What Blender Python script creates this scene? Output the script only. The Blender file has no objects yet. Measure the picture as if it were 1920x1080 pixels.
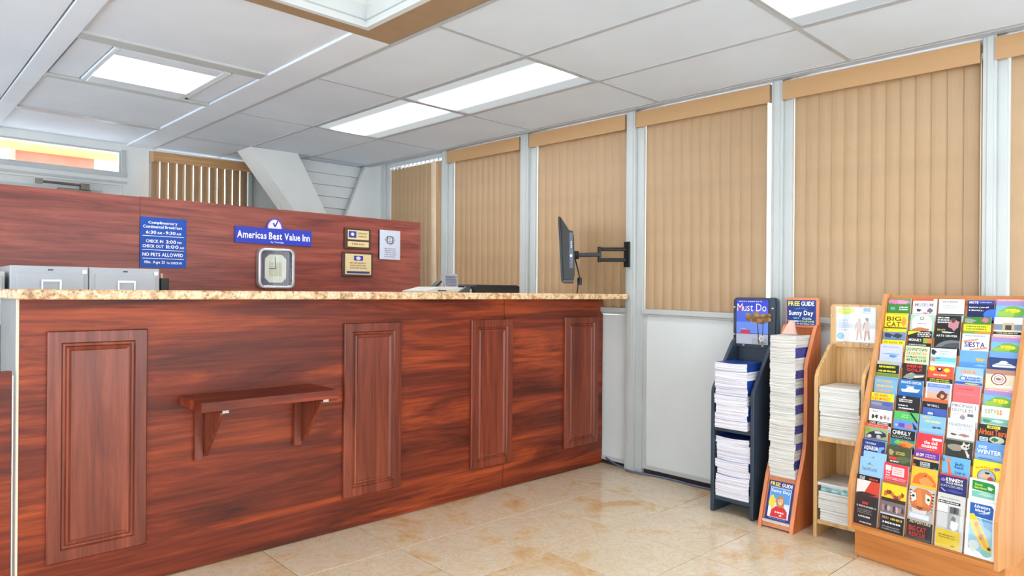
import bpy, bmesh, math, random
from mathutils import Vector, Matrix, Euler
random.seed(7)
sc = bpy.context.scene
C = sc.collection
PI = math.pi

# ------------------------------------------------------------------ camera
YAW, ROLL = 0.8153, 0.0078
cam_d = bpy.data.cameras.new('camera')
cam = bpy.data.objects.new('camera', cam_d); C.objects.link(cam)
cam_d.sensor_width = 36.0
cam_d.lens = 1276.7 / 1920 * 36.0
cam_d.shift_y = 9.86 / 1920
cam_d.clip_start = 0.05
fw = Vector((math.cos(YAW), math.sin(YAW), 0))
rt = Vector((math.sin(YAW), -math.cos(YAW), 0))
up = Vector((0, 0, 1))
r2 = rt * math.cos(ROLL) + up * math.sin(ROLL)
u2 = -rt * math.sin(ROLL) + up * math.cos(ROLL)
m = Matrix((r2, u2, -fw)).transposed().to_4x4()
m.translation = Vector((0, 0, 1.25))
cam.matrix_world = m
sc.camera = cam

# ------------------------------------------------------------------ world and exposure
SKY_STRENGTH = 4.5
LAMP = 13.0
EXPOSURE = 0.32
w = bpy.data.worlds.new('sky'); sc.world = w; w.use_nodes = True
bg = w.node_tree.nodes['Background']
bg.inputs['Color'].default_value = (0.90, 0.95, 1.0, 1)
bg.inputs['Strength'].default_value = SKY_STRENGTH
SUN = 8.5
sn = bpy.data.lights.new('sun', 'SUN'); sn.energy = SUN; sn.angle = 0.02; sn.color = (1.0, 0.98, 0.96)
so = bpy.data.objects.new('sun', sn); C.objects.link(so)
so.rotation_euler = Vector((-0.26, -0.20, -1.0)).to_track_quat('-Z', 'Y').to_euler()
sc.view_settings.view_transform = 'Standard'
sc.view_settings.look = 'None'
sc.view_settings.exposure = EXPOSURE
sc.view_settings.gamma = 1.0
sc.view_settings.use_curve_mapping = False

# ------------------------------------------------------------------ helpers
def lin(c):
    out = []
    for v in c[:3]:
        v = v / 255.0
        out.append(v / 12.92 if v <= 0.04045 else ((v + 0.055) / 1.055) ** 2.4)
    return (out[0], out[1], out[2], 1.0)

class MB:
    """collects faces with a material slot and a print colour for one mesh"""
    def __init__(s):
        s.v = []; s.f = []; s.m = []; s.c = []
    def face(s, pts, mi=0, col=None):
        n = len(s.v); s.v += [tuple(p) for p in pts]
        s.f.append(tuple(range(n, n + len(pts)))); s.m.append(mi); s.c.append(col)
        return s
    def grid(s, verts, faces, mi=0, col=None):
        n = len(s.v); s.v += [tuple(p) for p in verts]
        for f in faces:
            s.f.append(tuple(i + n for i in f)); s.m.append(mi); s.c.append(col)
        return s
    def box(s, x0, x1, y0, y1, z0, z1, mi=0, col=None):
        v = [(x0,y0,z0),(x1,y0,z0),(x1,y1,z0),(x0,y1,z0),(x0,y0,z1),(x1,y0,z1),(x1,y1,z1),(x0,y1,z1)]
        return s.grid(v, [(0,3,2,1),(4,5,6,7),(0,1,5,4),(1,2,6,5),(2,3,7,6),(3,0,4,7)], mi, col)
    def prism(s, poly, fn, a, b, mi=0, col=None):
        """poly: 2-D points (counter-clockwise); fn(p,q,t)->xyz; extruded t=a..b"""
        n = len(poly)
        v = [fn(p[0], p[1], a) for p in poly] + [fn(p[0], p[1], b) for p in poly]
        f = [tuple(range(n))[::-1], tuple(range(n, 2 * n))]
        f += [(i, (i + 1) % n, n + (i + 1) % n, n + i) for i in range(n)]
        return s.grid(v, f, mi, col)
    def tube(s, pts, r, n=8, mi=0, col=None, cap=True):
        pts = [Vector(p) for p in pts]; rings = []
        for i, p in enumerate(pts):
            d = (pts[min(i + 1, len(pts) - 1)] - pts[max(i - 1, 0)]).normalized()
            a = d.orthogonal().normalized() if i == 0 else (prev - d * prev.dot(d)).normalized()
            prev = a; b = d.cross(a)
            rings.append([p + (a * math.cos(2 * PI * k / n) + b * math.sin(2 * PI * k / n)) * r for k in range(n)])
        v = [q for ring in rings for q in ring]; f = []
        for i in range(len(pts) - 1):
            for k in range(n):
                f.append((i * n + k, i * n + (k + 1) % n, (i + 1) * n + (k + 1) % n, (i + 1) * n + k))
        if cap:
            f.append(tuple(range(n))[::-1]); f.append(tuple(range((len(pts) - 1) * n, len(pts) * n)))
        return s.grid(v, f, mi, col)
    def map(s, fn):
        s.v = [tuple(fn(*p)) for p in s.v]; return s
    def mesh(s, name, mats, org=(0, 0, 0)):
        me = bpy.data.meshes.new(name)
        o = Vector(org)
        me.from_pydata([tuple(Vector(p) - o) for p in s.v], [], s.f)
        for x in mats: me.materials.append(x)
        for p, mi in zip(me.polygons, s.m): p.material_index = mi
        if any(c is not None for c in s.c):
            at = me.color_attributes.new('Col', 'FLOAT_COLOR', 'CORNER')
            buf = []
            for p, c in zip(me.polygons, s.c):
                lc = lin(c) if c is not None else (0.8, 0.8, 0.8, 1)
                buf += list(lc) * p.loop_total
            at.data.foreach_set('color', buf)
        me.validate(); me.update()
        return me

def tag(o, label=None, cat=None, group=None, kind=None):
    if label: o['label'] = label
    if cat: o['category'] = cat
    if group: o['group'] = group
    if kind: o['kind'] = kind
    return o

def thing(name, label=None, cat=None, loc=(0, 0, 0), rotz=0, group=None, kind=None):
    o = bpy.data.objects.new(name, None); C.objects.link(o)
    o.empty_display_size = 0.1
    o.location = loc; o.rotation_euler = (0, 0, rotz)
    return tag(o, label, cat, group, kind)

def obj(name, mb, mats, parent=None, org=None, bevel=0, seg=2, smooth=False):
    """one mesh object; coordinates of mb are world ones unless the parent is turned (then parent-local, org=(0,0,0))"""
    if not isinstance(mats, (list, tuple)): mats = [mats]
    if org is None: org = tuple(parent.location) if parent is not None else (0, 0, 0)
    o = bpy.data.objects.new(name, mb if isinstance(mb, bpy.types.Mesh) else mb.mesh(name, mats, org))
    C.objects.link(o)
    if parent is not None: o.parent = parent
    else: o.location = org
    if bevel:
        bv = o.modifiers.new('bevel', 'BEVEL'); bv.width = bevel; bv.segments = seg
        bv.limit_method = 'ANGLE'; bv.angle_limit = 0.7
    if smooth:
        for p in o.data.polygons: p.use_smooth = True
    return o

def box(name, b, mat, parent=None, bevel=0, org=None):
    return obj(name, MB().box(*b), mat, parent, org, bevel)

def single(name, mb, mats, org, label, cat, group=None, rot=None, bevel=0, smooth=False):
    o = obj(name, mb, mats, None, org, bevel, smooth=smooth)
    if rot: o.rotation_euler = rot
    return tag(o, label, cat, group)

def copy_tree(o, parent=None):
    c = o.copy(); C.objects.link(c); c.parent = parent
    for ch in list(o.children): copy_tree(ch, c)
    return c

def rrect(x0, x1, y0, y1, r, n=5):
    pts = []
    for cx, cy, a0 in ((x1 - r, y0 + r, -90), (x1 - r, y1 - r, 0), (x0 + r, y1 - r, 90), (x0 + r, y0 + r, 180)):
        for k in range(n + 1):
            a = math.radians(a0 + 90 * k / n); pts.append((cx + r * math.cos(a), cy + r * math.sin(a)))
    return pts

def zc(x, y):                      # the ceiling runs slightly uphill towards the back
    return 2.5014 - 0.0024 * x + 0.0166 * y
def zs(y):                         # and so do the window heads and sills
    return 0.0175 * (y - 2.9)

# ------------------------------------------------------------------ materials
def newmat(name):
    mt = bpy.data.materials.new(name); mt.use_nodes = True
    nt = mt.node_tree
    return mt, nt, nt.nodes['Principled BSDF']

def ramp(nt, fac, stops):
    r = nt.nodes.new('ShaderNodeValToRGB')
    while len(r.color_ramp.elements) < len(stops): r.color_ramp.elements.new(0.5)
    for e, (p, c) in zip(r.color_ramp.elements, stops):
        e.position = p; e.color = lin(c)
    nt.links.new(fac, r.inputs['Fac']); return r.outputs['Color']

def coords(nt, scale, kind='Object', randomise=False):
    tc = nt.nodes.new('ShaderNodeTexCoord'); mp = nt.nodes.new('ShaderNodeMapping')
    mp.inputs['Scale'].default_value = scale
    nt.links.new(tc.outputs[kind], mp.inputs['Vector'])
    if randomise:
        oi = nt.nodes.new('ShaderNodeObjectInfo'); ml = nt.nodes.new('ShaderNodeMath'); ml.operation = 'MULTIPLY'
        ml.inputs[1].default_value = 37.0
        cb = nt.nodes.new('ShaderNodeCombineXYZ')
        nt.links.new(oi.outputs['Random'], ml.inputs[0])
        for k in range(3): nt.links.new(ml.outputs[0], cb.inputs[k])
        nt.links.new(cb.outputs[0], mp.inputs['Location'])
    return mp.outputs['Vector']

def noise(nt, vec, scale, detail=4, rough=0.55, dist=0.0):
    n = nt.nodes.new('ShaderNodeTexNoise')
    n.inputs['Scale'].default_value = scale; n.inputs['Detail'].default_value = detail
    n.inputs['Roughness'].default_value = rough; n.inputs['Distortion'].default_value = dist
    nt.links.new(vec, n.inputs['Vector']); return n.outputs['Fac']

def bump(nt, bs, fac, strength, dist=0.002):
    b = nt.nodes.new('ShaderNodeBump'); b.inputs['Strength'].default_value = strength
    b.inputs['Distance'].default_value = dist
    nt.links.new(fac, b.inputs['Height']); nt.links.new(b.outputs['Normal'], bs.inputs['Normal'])

def mixc(nt, fac, a, b, mode='MIX'):
    mx = nt.nodes.new('ShaderNodeMix'); mx.data_type = 'RGBA'; mx.blend_type = mode
    if isinstance(fac, (int, float)): mx.inputs[0].default_value = fac
    else: nt.links.new(fac, mx.inputs[0])
    for sock, val in ((mx.inputs[6], a), (mx.inputs[7], b)):
        if isinstance(val, tuple): sock.default_value = lin(val)
        else: nt.links.new(val, sock)
    return mx.outputs[2]

def plain(name, col, rough=0.5, spec=0.5, metal=0.0, var=0.06, scale=9.0, bmp=0.0, bscale=60, transl=0.0):
    mt, nt, bs = newmat(name)
    v = coords(nt, (1, 1, 1))
    n = noise(nt, v, scale)
    lo = tuple(max(0, c * (1 - var)) for c in col); hi = tuple(min(255, c * (1 + var)) for c in col)
    nt.links.new(ramp(nt, n, [(0.3, lo), (0.7, hi)]), bs.inputs['Base Color'])
    bs.inputs['Roughness'].default_value = rough; bs.inputs['Metallic'].default_value = metal
    bs.inputs['Specular IOR Level'].default_value = spec
    if bmp: bump(nt, bs, noise(nt, v, bscale, 5), bmp)
    return mt

def wood(name, axis, dark, mid, light, rough=0.28, fine=1.0, randomise=False, spec=0.5, mixf=0.5):
    """streaky laminate; axis = grain direction 0,1,2"""
    mt, nt, bs = newmat(name)
    sc1 = [8.0 * fine] * 3; sc1[axis] = 0.75 * fine
    sc2 = [60 * fine] * 3; sc2[axis] = 2.2 * fine
    n1 = noise(nt, coords(nt, sc1, randomise=randomise), 1.0, 5, 0.62, 1.1)
    n2 = noise(nt, coords(nt, sc2, randomise=randomise), 1.0, 4, 0.6, 0.4)
    c1 = ramp(nt, n1, [(0.30, dark), (0.5, mid), (0.72, light)])
    c2 = ramp(nt, n2, [(0.30, (150, 132, 126)), (0.58, (255, 255, 255))])
    nt.links.new(mixc(nt, mixf, c1, c2, 'MULTIPLY'), bs.inputs['Base Color'])
    bs.inputs['Roughness'].default_value = rough; bs.inputs['Specular IOR Level'].default_value = spec
    return mt

M = {}
M['mahogany_x'] = wood('mahogany_laminate', 0, (76, 30, 21), (128, 52, 30), (190, 86, 42), 0.36, spec=0.30, mixf=0.62)
M['mahogany_z'] = wood('mahogany_panel', 2, (100, 42, 28), (128, 58, 38), (152, 74, 50), 0.26, spec=0.45)
M['mahogany_wall'] = wood('mahogany_partition', 0, (112, 50, 44), (148, 72, 60), (184, 98, 78), 0.34, spec=0.45)
M['oak'] = wood('light_oak', 2, (196, 150, 96), (214, 172, 116), (228, 190, 138), 0.4)
M['cherry'] = wood('orange_cherry', 2, (186, 92, 40), (204, 112, 56), (216, 130, 74), 0.4)
M['cherry_edge'] = plain('cherry_edge_band', (214, 132, 92), 0.45)
M['rackwood'] = wood('honey_maple', 0, (186, 112, 50), (202, 130, 66), (212, 144, 84), 0.35, mixf=0.2)
M['rackside'] = wood('honey_maple_upright', 2, (196, 132, 76), (208, 146, 90), (216, 156, 104), 0.35, mixf=0.2)
M['navy'] = plain('navy_laminate', (44, 58, 74), 0.45)
M['white'] = plain('white_paint', (214, 218, 218), 0.45, var=0.02, scale=3)
M['trim'] = plain('white_gloss_trim', (186, 190, 190), 0.35, var=0.02, scale=3)
M['wallpanel'] = plain('painted_panel', (214, 220, 222), 0.42, var=0.02, scale=2)
M['plaster'] = plain('wall_plaster', (224, 226, 224), 0.6, var=0.02, scale=2, bmp=0.1)
M['ceiltile'] = plain('ceiling_board', (216, 226, 238), 0.75, var=0.015, scale=2, bmp=0.12, bscale=30)
M['ceilpanel'] = plain('ceiling_panel_paint', (222, 230, 241), 0.6, var=0.015, scale=2, bmp=0.1, bscale=14)
M['tbar'] = plain('grid_bar_enamel', (178, 181, 186), 0.45, var=0.02)
M['tan'] = plain('tan_paint', (158, 130, 100), 0.6, var=0.03)
M['shaft'] = plain('shaft_paint', (226, 226, 222), 0.6, var=0.02)
M['slat'] = plain('blind_slat_vinyl', (172, 141, 106), 0.42, var=0.025, scale=5)
M['slat_pale'] = plain('blind_slat_back', (226, 200, 172), 0.5, var=0.03)
M['valance'] = wood('blind_valance', 1, (184, 143, 98), (187, 146, 101), (190, 150, 105), 0.45, mixf=0.06)
M['steel'] = plain('grey_enamel_steel', (196, 200, 208), 0.4, var=0.02, scale=3)
M['chrome'] = plain('chrome', (225, 225, 228), 0.15, metal=1.0, var=0.01)
M['silver'] = plain('silver_plastic', (196, 198, 204), 0.22, metal=0.7, var=0.02)
M['black'] = plain('black_plastic', (22, 23, 26), 0.4, var=0.1)
M['darkgrey'] = plain('dark_grey_plastic', (62, 64, 70), 0.4, var=0.06)
M['greyport'] = plain('grey_port_plate', (92, 96, 116), 0.4, var=0.05)
M['offwhite'] = plain('off_white_plastic', (206, 204, 198), 0.45, var=0.03)
M['endgrey'] = plain('grey_end_panel', (128, 130, 132), 0.5, var=0.03)
M['cream'] = plain('cream_edge_band', (236, 214, 190), 0.5, var=0.02)
M['paper_l'] = plain('magazine_paper_cool', (226, 224, 236), 0.7, var=0.03, scale=30)
M['cable'] = plain('blue_grey_cable', (96, 106, 140), 0.45, var=0.08)
M['gap_shade'] = plain('painted_gap_shade', (48, 40, 38), 0.8)  # dark colour that stands in for the shade inside narrow gaps
M['bronze'] = plain('closer_bronze', (130, 120, 110), 0.4, metal=0.6, var=0.2)
M['plaquewood'] = plain('walnut_plaque', (74, 50, 38), 0.35, var=0.12)
M['ex_red'] = plain('exterior_red_stucco', (196, 110, 92), 0.8)
M['ex_orange'] = plain('exterior_orange_fascia', (236, 176, 92), 0.8)
M['ground'] = plain('pale_concrete', (186, 194, 206), 0.8)

def stacked_paper(name, col, per_m=420.0):
    mt, nt, bs = newmat(name)
    v = coords(nt, (3, 3, per_m))
    n = noise(nt, v, 1.0, 2, 0.5)
    lo = tuple(c * 0.80 for c in col)
    nt.links.new(ramp(nt, n, [(0.34, lo), (0.5, col), (0.75, tuple(min(255, c * 1.04) for c in col))]), bs.inputs['Base Color'])
    bs.inputs['Roughness'].default_value = 0.75
    bump(nt, bs, n, 0.5, 0.002)
    return mt
M['stack_cool'] = stacked_paper('stacked_pages_cool', (228, 226, 238))
M['stack_warm'] = stacked_paper('stacked_pages_warm', (216, 214, 210))
M['stack_grey'] = stacked_paper('stacked_pages_grey', (214, 214, 212), 300)
M['stack_blue'] = plain('stacked_blue_covers', (52, 64, 138), 0.4, var=0.35, scale=90)
M['stack_navy'] = plain('magazine_cover_blue', (30, 66, 150), 0.35, var=0.2, scale=20)
M['stack_mix'] = plain('magazine_cover_teal', (150, 190, 205), 0.4, var=0.3, scale=40)

def granite():
    mt, nt, bs = newmat('speckled_granite')
    v = coords(nt, (1, 1, 1))
    n1 = noise(nt, v, 26, 6, 0.7, 0.6)
    base = ramp(nt, n1, [(0.30, (150, 98, 62)), (0.45, (206, 164, 118)), (0.58, (232, 208, 172)), (0.72, (214, 150, 92))])
    vo = nt.nodes.new('ShaderNodeTexVoronoi'); vo.inputs['Scale'].default_value = 150
    nt.links.new(v, vo.inputs['Vector'])
    spk = ramp(nt, vo.outputs['Color'], [(0.12, (130, 108, 86)), (0.22, (255, 255, 255)), (0.8, (255, 255, 255)), (0.95, (250, 250, 245))])
    nt.links.new(mixc(nt, 0.75, base, spk, 'MULTIPLY'), bs.inputs['Base Color'])
    bs.inputs['Roughness'].default_value = 0.25
    return mt
M['granite'] = granite()

def marble_tile():
    mt, nt, bs = newmat('beige_marble_tile')
    v = coords(nt, (1, 1, 1), randomise=True)
    n1 = noise(nt, v, 2.3, 6, 0.62, 1.2)
    base = ramp(nt, n1, [(0.29, (212, 170, 122)), (0.40, (221, 194, 156)), (0.49, (226, 211, 188)), (0.72, (220, 203, 179))])
    n2 = noise(nt, v, 7.0, 8, 0.7, 2.2)
    vein = ramp(nt, n2, [(0.46, (255, 255, 255)), (0.5, (244, 222, 190)), (0.54, (255, 255, 255))])
    nt.links.new(mixc(nt, 0.7, base, vein, 'MULTIPLY'), bs.inputs['Base Color'])
    bs.inputs['Roughness'].default_value = 0.16
    bs.inputs['Specular IOR Level'].default_value = 0.45
    return mt
M['tile'] = marble_tile()
M['grout'] = plain('grout', (120, 98, 74), 0.9)

def printed():
    mt, nt, bs = newmat('printed_ink')
    a = nt.nodes.new('ShaderNodeAttribute'); a.attribute_name = 'Col'
    nt.links.new(a.outputs['Color'], bs.inputs['Base Color'])
    bs.inputs['Roughness'].default_value = 0.4; bs.inputs['Specular IOR Level'].default_value = 0.35
    return mt
M['print'] = printed()

def pane(name, tint=(1, 1, 1, 1), gloss=0.08):
    mt = bpy.data.materials.new(name); mt.use_nodes = True; nt = mt.node_tree
    nt.nodes.remove(nt.nodes['Principled BSDF'])
    out = nt.nodes['Material Output']
    tr = nt.nodes.new('ShaderNodeBsdfTransparent'); tr.inputs['Color'].default_value = tint
    gl = nt.nodes.new('ShaderNodeBsdfGlossy'); gl.inputs['Roughness'].default_value = 0.03
    mx = nt.nodes.new('ShaderNodeMixShader'); mx.inputs[0].default_value = gloss
    nt.links.new(tr.outputs[0], mx.inputs[1]); nt.links.new(gl.outputs[0], mx.inputs[2])
    nt.links.new(mx.outputs[0], out.inputs['Surface'])
    return mt
M['glass'] = pane('window_glass', (0.97, 0.99, 0.98, 1), 0.06)
M['acrylic'] = pane('clear_acrylic', (0.97, 0.975, 0.98, 1), 0.035)
M['smoked'] = pane('tinted_clock_crystal', (0.62, 0.62, 0.78, 1), 0.10)

def lens(name, strength, axis=0, half=0.29, edge=0.12, col=(1.0, 0.99, 0.96, 1)):
    """fluorescent diffuser: brightest under the tubes, weaker towards the long edges"""
    mt = bpy.data.materials.new(name); mt.use_nodes = True; nt = mt.node_tree
    nt.nodes.remove(nt.nodes['Principled BSDF']); out = nt.nodes['Material Output']
    em = nt.nodes.new('ShaderNodeEmission'); em.inputs['Color'].default_value = col
    tc = nt.nodes.new('ShaderNodeTexCoord'); sp = nt.nodes.new('ShaderNodeSeparateXYZ')
    nt.links.new(tc.outputs['Object'], sp.inputs[0])
    ab = nt.nodes.new('ShaderNodeMath'); ab.operation = 'ABSOLUTE'; nt.links.new(sp.outputs[axis], ab.inputs[0])
    mr = nt.nodes.new('ShaderNodeMapRange'); mr.interpolation_type = 'SMOOTHSTEP'
    mr.inputs['From Min'].default_value = half * 0.03; mr.inputs['From Max'].default_value = half * 0.66
    mr.inputs['To Min'].default_value = strength; mr.inputs['To Max'].default_value = strength * edge
    nt.links.new(ab.outputs[0], mr.inputs['Value']); nt.links.new(mr.outputs[0], em.inputs['Strength'])
    nt.links.new(em.outputs[0], out.inputs['Surface'])
    return mt
M['lens'] = lens('fluorescent_diffuser', LAMP, 0, 0.29, 0.038, (0.95, 0.99, 1.0, 1))
M['lens_warm'] = lens('warm_diffuser', LAMP * 0.3, 0, 0.6, 0.9, (1.0, 0.96, 0.86, 1))

# ------------------------------------------------------------------ lettering and print
def make_glyphs():
    chars = "ABCDEFGHIJKLMNOPQRSTUVWXYZabcdefghijklmnopqrstuvwxyz0123456789:-.,!&$'*<>?"
    tmp = []
    for bold in (0, 1):
        for ch in chars:
            cu = bpy.data.curves.new('glyph', 'FONT'); cu.body = ch; cu.size = 1.0
            cu.resolution_u = 2; cu.offset = 0.022 if bold else 0.0
            o = bpy.data.objects.new('glyph', cu); C.objects.link(o); tmp.append((bold, ch, o))
    dg = bpy.context.evaluated_depsgraph_get(); dg.update()
    G = {}
    for bold, ch, o in tmp:
        e = o.evaluated_get(dg); me = e.to_mesh()
        vs = [(v.co.x, v.co.y) for v in me.vertices]; fs = [tuple(p.vertices) for p in me.polygons]
        e.to_mesh_clear()
        x0 = min((v[0] for v in vs), default=0); x1 = max((v[0] for v in vs), default=0.3)
        G[bold, ch] = ([(v[0] - x0, v[1]) for v in vs], fs, x1 - x0)
    for _, _, o in tmp:
        cu = o.data; bpy.data.objects.remove(o); bpy.data.curves.remove(cu)
    return G
GLYPH = make_glyphs()

class Pr:
    """flat print on a w x h front that faces local -y; unit coordinates, y downwards"""
    def __init__(s, w, h, mb=None, y=0.0, vis=1.0):
        s.w, s.h, s.vis = w, h, vis; s.mb = mb or MB(); s.y = y; s.k = 0
    def P(s, x, y):
        return (x * s.w, s.y - 0.0002 - 0.00008 * s.k, s.h - y * s.h * s.vis)
    def p(s, pts, c):
        s.k += 1
        q = [s.P(*a) for a in pts]
        area = sum(q[i][0] * q[(i + 1) % len(q)][2] - q[(i + 1) % len(q)][0] * q[i][2] for i in range(len(q)))
        if area < 0: q = q[::-1]
        s.mb.face(q, 0, c); return s
    def r(s, x0, y0, x1, y1, c): return s.p([(x0, y0), (x1, y0), (x1, y1), (x0, y1)], c)
    def e(s, cx, cy, rx, ry, c, n=14):
        return s.p([(cx + rx * math.cos(2 * PI * i / n), cy + ry * math.sin(2 * PI * i / n)) for i in range(n)], c)
    def t(s, txt, x0, y0, x1, y1, c, bold=1):
        s.k += 1
        x = 0.0; parts = []; top, bot = 0.0, 0.0
        for ch in txt:
            if ch == ' ': x += 0.28; continue
            vs, fs, adv = GLYPH[bold, ch]
            parts.append((x, vs, fs)); x += adv + 0.075
            top = max(top, max(v[1] for v in vs)); bot = min(bot, min(v[1] for v in vs))
        W = max(x - 0.075, 0.01); H = top - bot
        for ox, vs, fs in parts:
            s.mb.grid([s.P(x0 + (ox + v[0]) / W * (x1 - x0), y1 - (v[1] - bot) / H * (y1 - y0)) for v in vs], fs, 0, c)
        return s
    def g(s, x0, y0, x1, y1, c, lines=3, seed=1):
        """lines of lettering too small to read: rows of short strokes"""
        s.k += 1
        rnd = random.Random(seed); dy = (y1 - y0) / lines
        for i in range(lines):
            x = x0 + rnd.uniform(0, 0.06) * (x1 - x0); e = x1 - rnd.uniform(0, 0.12) * (x1 - x0)
            ya = y0 + i * dy + dy * 0.18; yb = y0 + (i + 1) * dy - dy * 0.22
            while x < e:
                wd = min(rnd.uniform(0.02, 0.05), e - x)
                q = [s.P(x, yb), s.P(x + wd, yb), s.P(x + wd, ya + rnd.choice((0, dy * .15))), s.P(x, ya)]
                s.mb.face(q, 0, c); x += wd + rnd.choice((0.010, 0.012, 0.03))
        return s
    def b(s, cx, cy, rx, ry, c, seed=1, n=12, j=0.3):
        rnd = random.Random(seed)
        return s.p([(cx + rx * (1 + rnd.uniform(-j, j)) * math.cos(2 * PI * i / n), cy + ry * (1 + rnd.uniform(-j, j)) * math.sin(2 * PI * i / n)) for i in range(n)], c)
# ================================================================== THE SETTING
X0, X1, Y0, Y1 = -2.4, 3.96, -2.2, 7.2          # inner faces of the room

# ---- floor: slab and single tiles
fl = box('floor', (X0 - .2, 4.3, Y0 - .2, 7.6, -0.12, -0.008), M['grout']); tag(fl, 'beige marble tile floor of the lobby', None, kind='structure')
TP = 0.511
tm = MB(); h = TP / 2 - 0.0022
a, b_ = h, h - 0.0012
tm.grid([(-a, -a, -0.008), (a, -a, -0.008), (a, a, -0.008), (-a, a, -0.008), (-a, -a, -0.0012), (a, -a, -0.0012), (a, a, -0.0012), (-a, a, -0.0012),
         (-b_, -b_, 0), (b_, -b_, 0), (b_, b_, 0), (-b_, b_, 0)],
        [(0, 1, 5, 4), (1, 2, 6, 5), (2, 3, 7, 6), (3, 0, 4, 7), (4, 5, 9, 8), (5, 6, 10, 9), (6, 7, 11, 10), (7, 4, 8, 11), (8, 9, 10, 11)])
tile_me = tm.mesh('tile', [M['tile']])
ct, st = math.cos(-0.0125), math.sin(-0.0125)
for i in range(-3, 4):
    for j in range(-4, 2):
        lx, ly = (i + .5) * TP, (j + .5) * TP
        px, py = 1.88 + lx * ct - ly * st, 2.276 + lx * st + ly * ct
        if px > 4.1: continue
        o = obj('tile', tile_me, None, fl, org=(0, 0, 0)); o.location = (px, py, 0); o.rotation_euler = (0, 0, -0.0125 + random.choice((0, PI / 2, PI, -PI / 2)))
far = MB()
for i in range(-9, 5):
    for j in range(-9, 11):
        if -3 <= i < 4 and -4 <= j < 2: continue
        lx, ly = (i + .5) * TP, (j + .5) * TP
        px, py = 1.88 + lx * ct - ly * st, 2.276 + lx * st + ly * ct
        if px > 4.2 or px < X0 or py < Y0 or py > 7.3: continue
        far.box(px - h, px + h, py - h, py + h, -0.008, 0)
tag(obj('outer_tiles', far, M['tile'], fl), kind='stuff')

# ---- ceiling: carrier slab above, boards, bars, coffers
def lift(mb): return mb.map(lambda x, y, z: (x, y, z + zc(x, y)))
SKX0, SKX1, SKY0, SKY1 = -0.9, 1.756, 0.55, 2.918          # recess opening
cm = MB()
e4 = 0.04
for (xa, xb, ya, yb) in ((X0 - .1, SKX0 - e4, Y0 - .1, Y1 + .1), (SKX1 + e4, X1 + .3, Y0 - .1, Y1 + .1), (SKX0 - e4, SKX1 + e4, Y0 - .1, SKY0 - e4), (SKX0 - e4, SKX1 + e4, SKY1 + e4, Y1 + .1)):
    cm.box(xa, xb, ya, yb, 0.10, 0.2)
ceil = obj('ceiling', lift(cm), M['ceiltile']); tag(ceil, 'low white lobby ceiling of boards and coffers', None, kind='structure')
GX = [1.985, 2.59, 3.205, 3.836]
GY = [-2.23, -1.01, 0.21, 1.43, 2.655, 3.873, 5.108, 6.345, 7.2]
LIGHTS = [(0.21, 1.43), (2.655, 3.873), (3.873, 5.108), (-2.23, -1.01)]
for i in range(3):
    for j in range(len(GY) - 1):
        ya, yb = GY[j], GY[j + 1]
        if i == 1 and (ya, yb) in LIGHTS: continue
        gp = 0.010
        obj('ceiling_board', lift(MB().box(GX[i] + gp, GX[i + 1] - gp, ya + gp, yb - gp, 0.004, 0.02)), M['ceiltile'], ceil, bevel=0.002)
for i, gx in enumerate(GX):
    obj('grid_bar', lift(MB().box(gx - 0.012, gx + 0.012, Y0, Y1, 0.0, 0.012)), M['tbar'], ceil)
for gy in GY[1:-1]:
    for i in range(3):
        obj('cross_bar', lift(MB().box(GX[i] + .012, GX[i + 1] - .012, gy - .012, gy + .012, 0.0005, 0.012)), M['tbar'], ceil)
obj('wall_angle', lift(MB().box(3.848, 3.90, Y0, 6.4, -0.004, 0.006)), M['tbar'], ceil)
obj('wall_angle', lift(MB().box(3.90, 3.96, Y0, 7.2, 0.004, 0.02)), M['white'], ceil)
# coffered part, left of the seam
obj('beam_strip', lift(MB().box(1.755, 1.973, 3.045, Y1, 0.0, 0.06)), M['ceilpanel'], ceil, bevel=0.004)
obj('beam_strip', lift(MB().box(0.668, 0.775, 3.045, Y1, -0.004, 0.06)), M['ceilpanel'], ceil, bevel=0.004)
obj('ceiling_panel', lift(MB().box(0.775, 1.755, 3.045, 4.05, 0.014, 0.05)), M['ceilpanel'], ceil)
obj('rib', lift(MB().box(0.775, 1.755, 4.05, 4.165, 0.0, 0.05)), M['trim'], ceil, bevel=0.006)
obj('fixture_panel', lift(MB().box(0.79, 0.955, 4.175, 5.03, 0.010, 0.05)), M['ceilpanel'], ceil, bevel=0.003)
obj('fixture_panel', lift(MB().box(1.60, 1.745, 4.175, 5.03, 0.010, 0.05)), M['ceilpanel'], ceil, bevel=0.003)
obj('rib', lift(MB().box(0.775, 1.755, 5.04, 5.105, -0.004, 0.05)), M['trim'], ceil, bevel=0.008)
obj('ceiling_panel', lift(MB().box(0.775, 1.755, 5.105, 6.17, 0.014, 0.05)), M['ceilpanel'], ceil)
obj('rib', lift(MB().box(0.775, 1.755, 6.17, 6.245, -0.002, 0.05)), M['trim'], ceil, bevel=0.008)
obj('ceiling_panel', lift(MB().box(0.775, 1.755, 6.245, Y1, 0.014, 0.05)), M['ceilpanel'], ceil)
obj('ceiling_panel', lift(MB().box(X0, 0.658, 3.045, Y1, 0.0, 0.05)), M['ceilpanel'], ceil)
obj('gap_shade_strip', lift(MB().box(0.655, 0.672, 3.045, Y1, 0.02, 0.06)), M['gap_shade'], ceil)  # dark strip drawn for the shadow gap beside the beam
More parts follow.
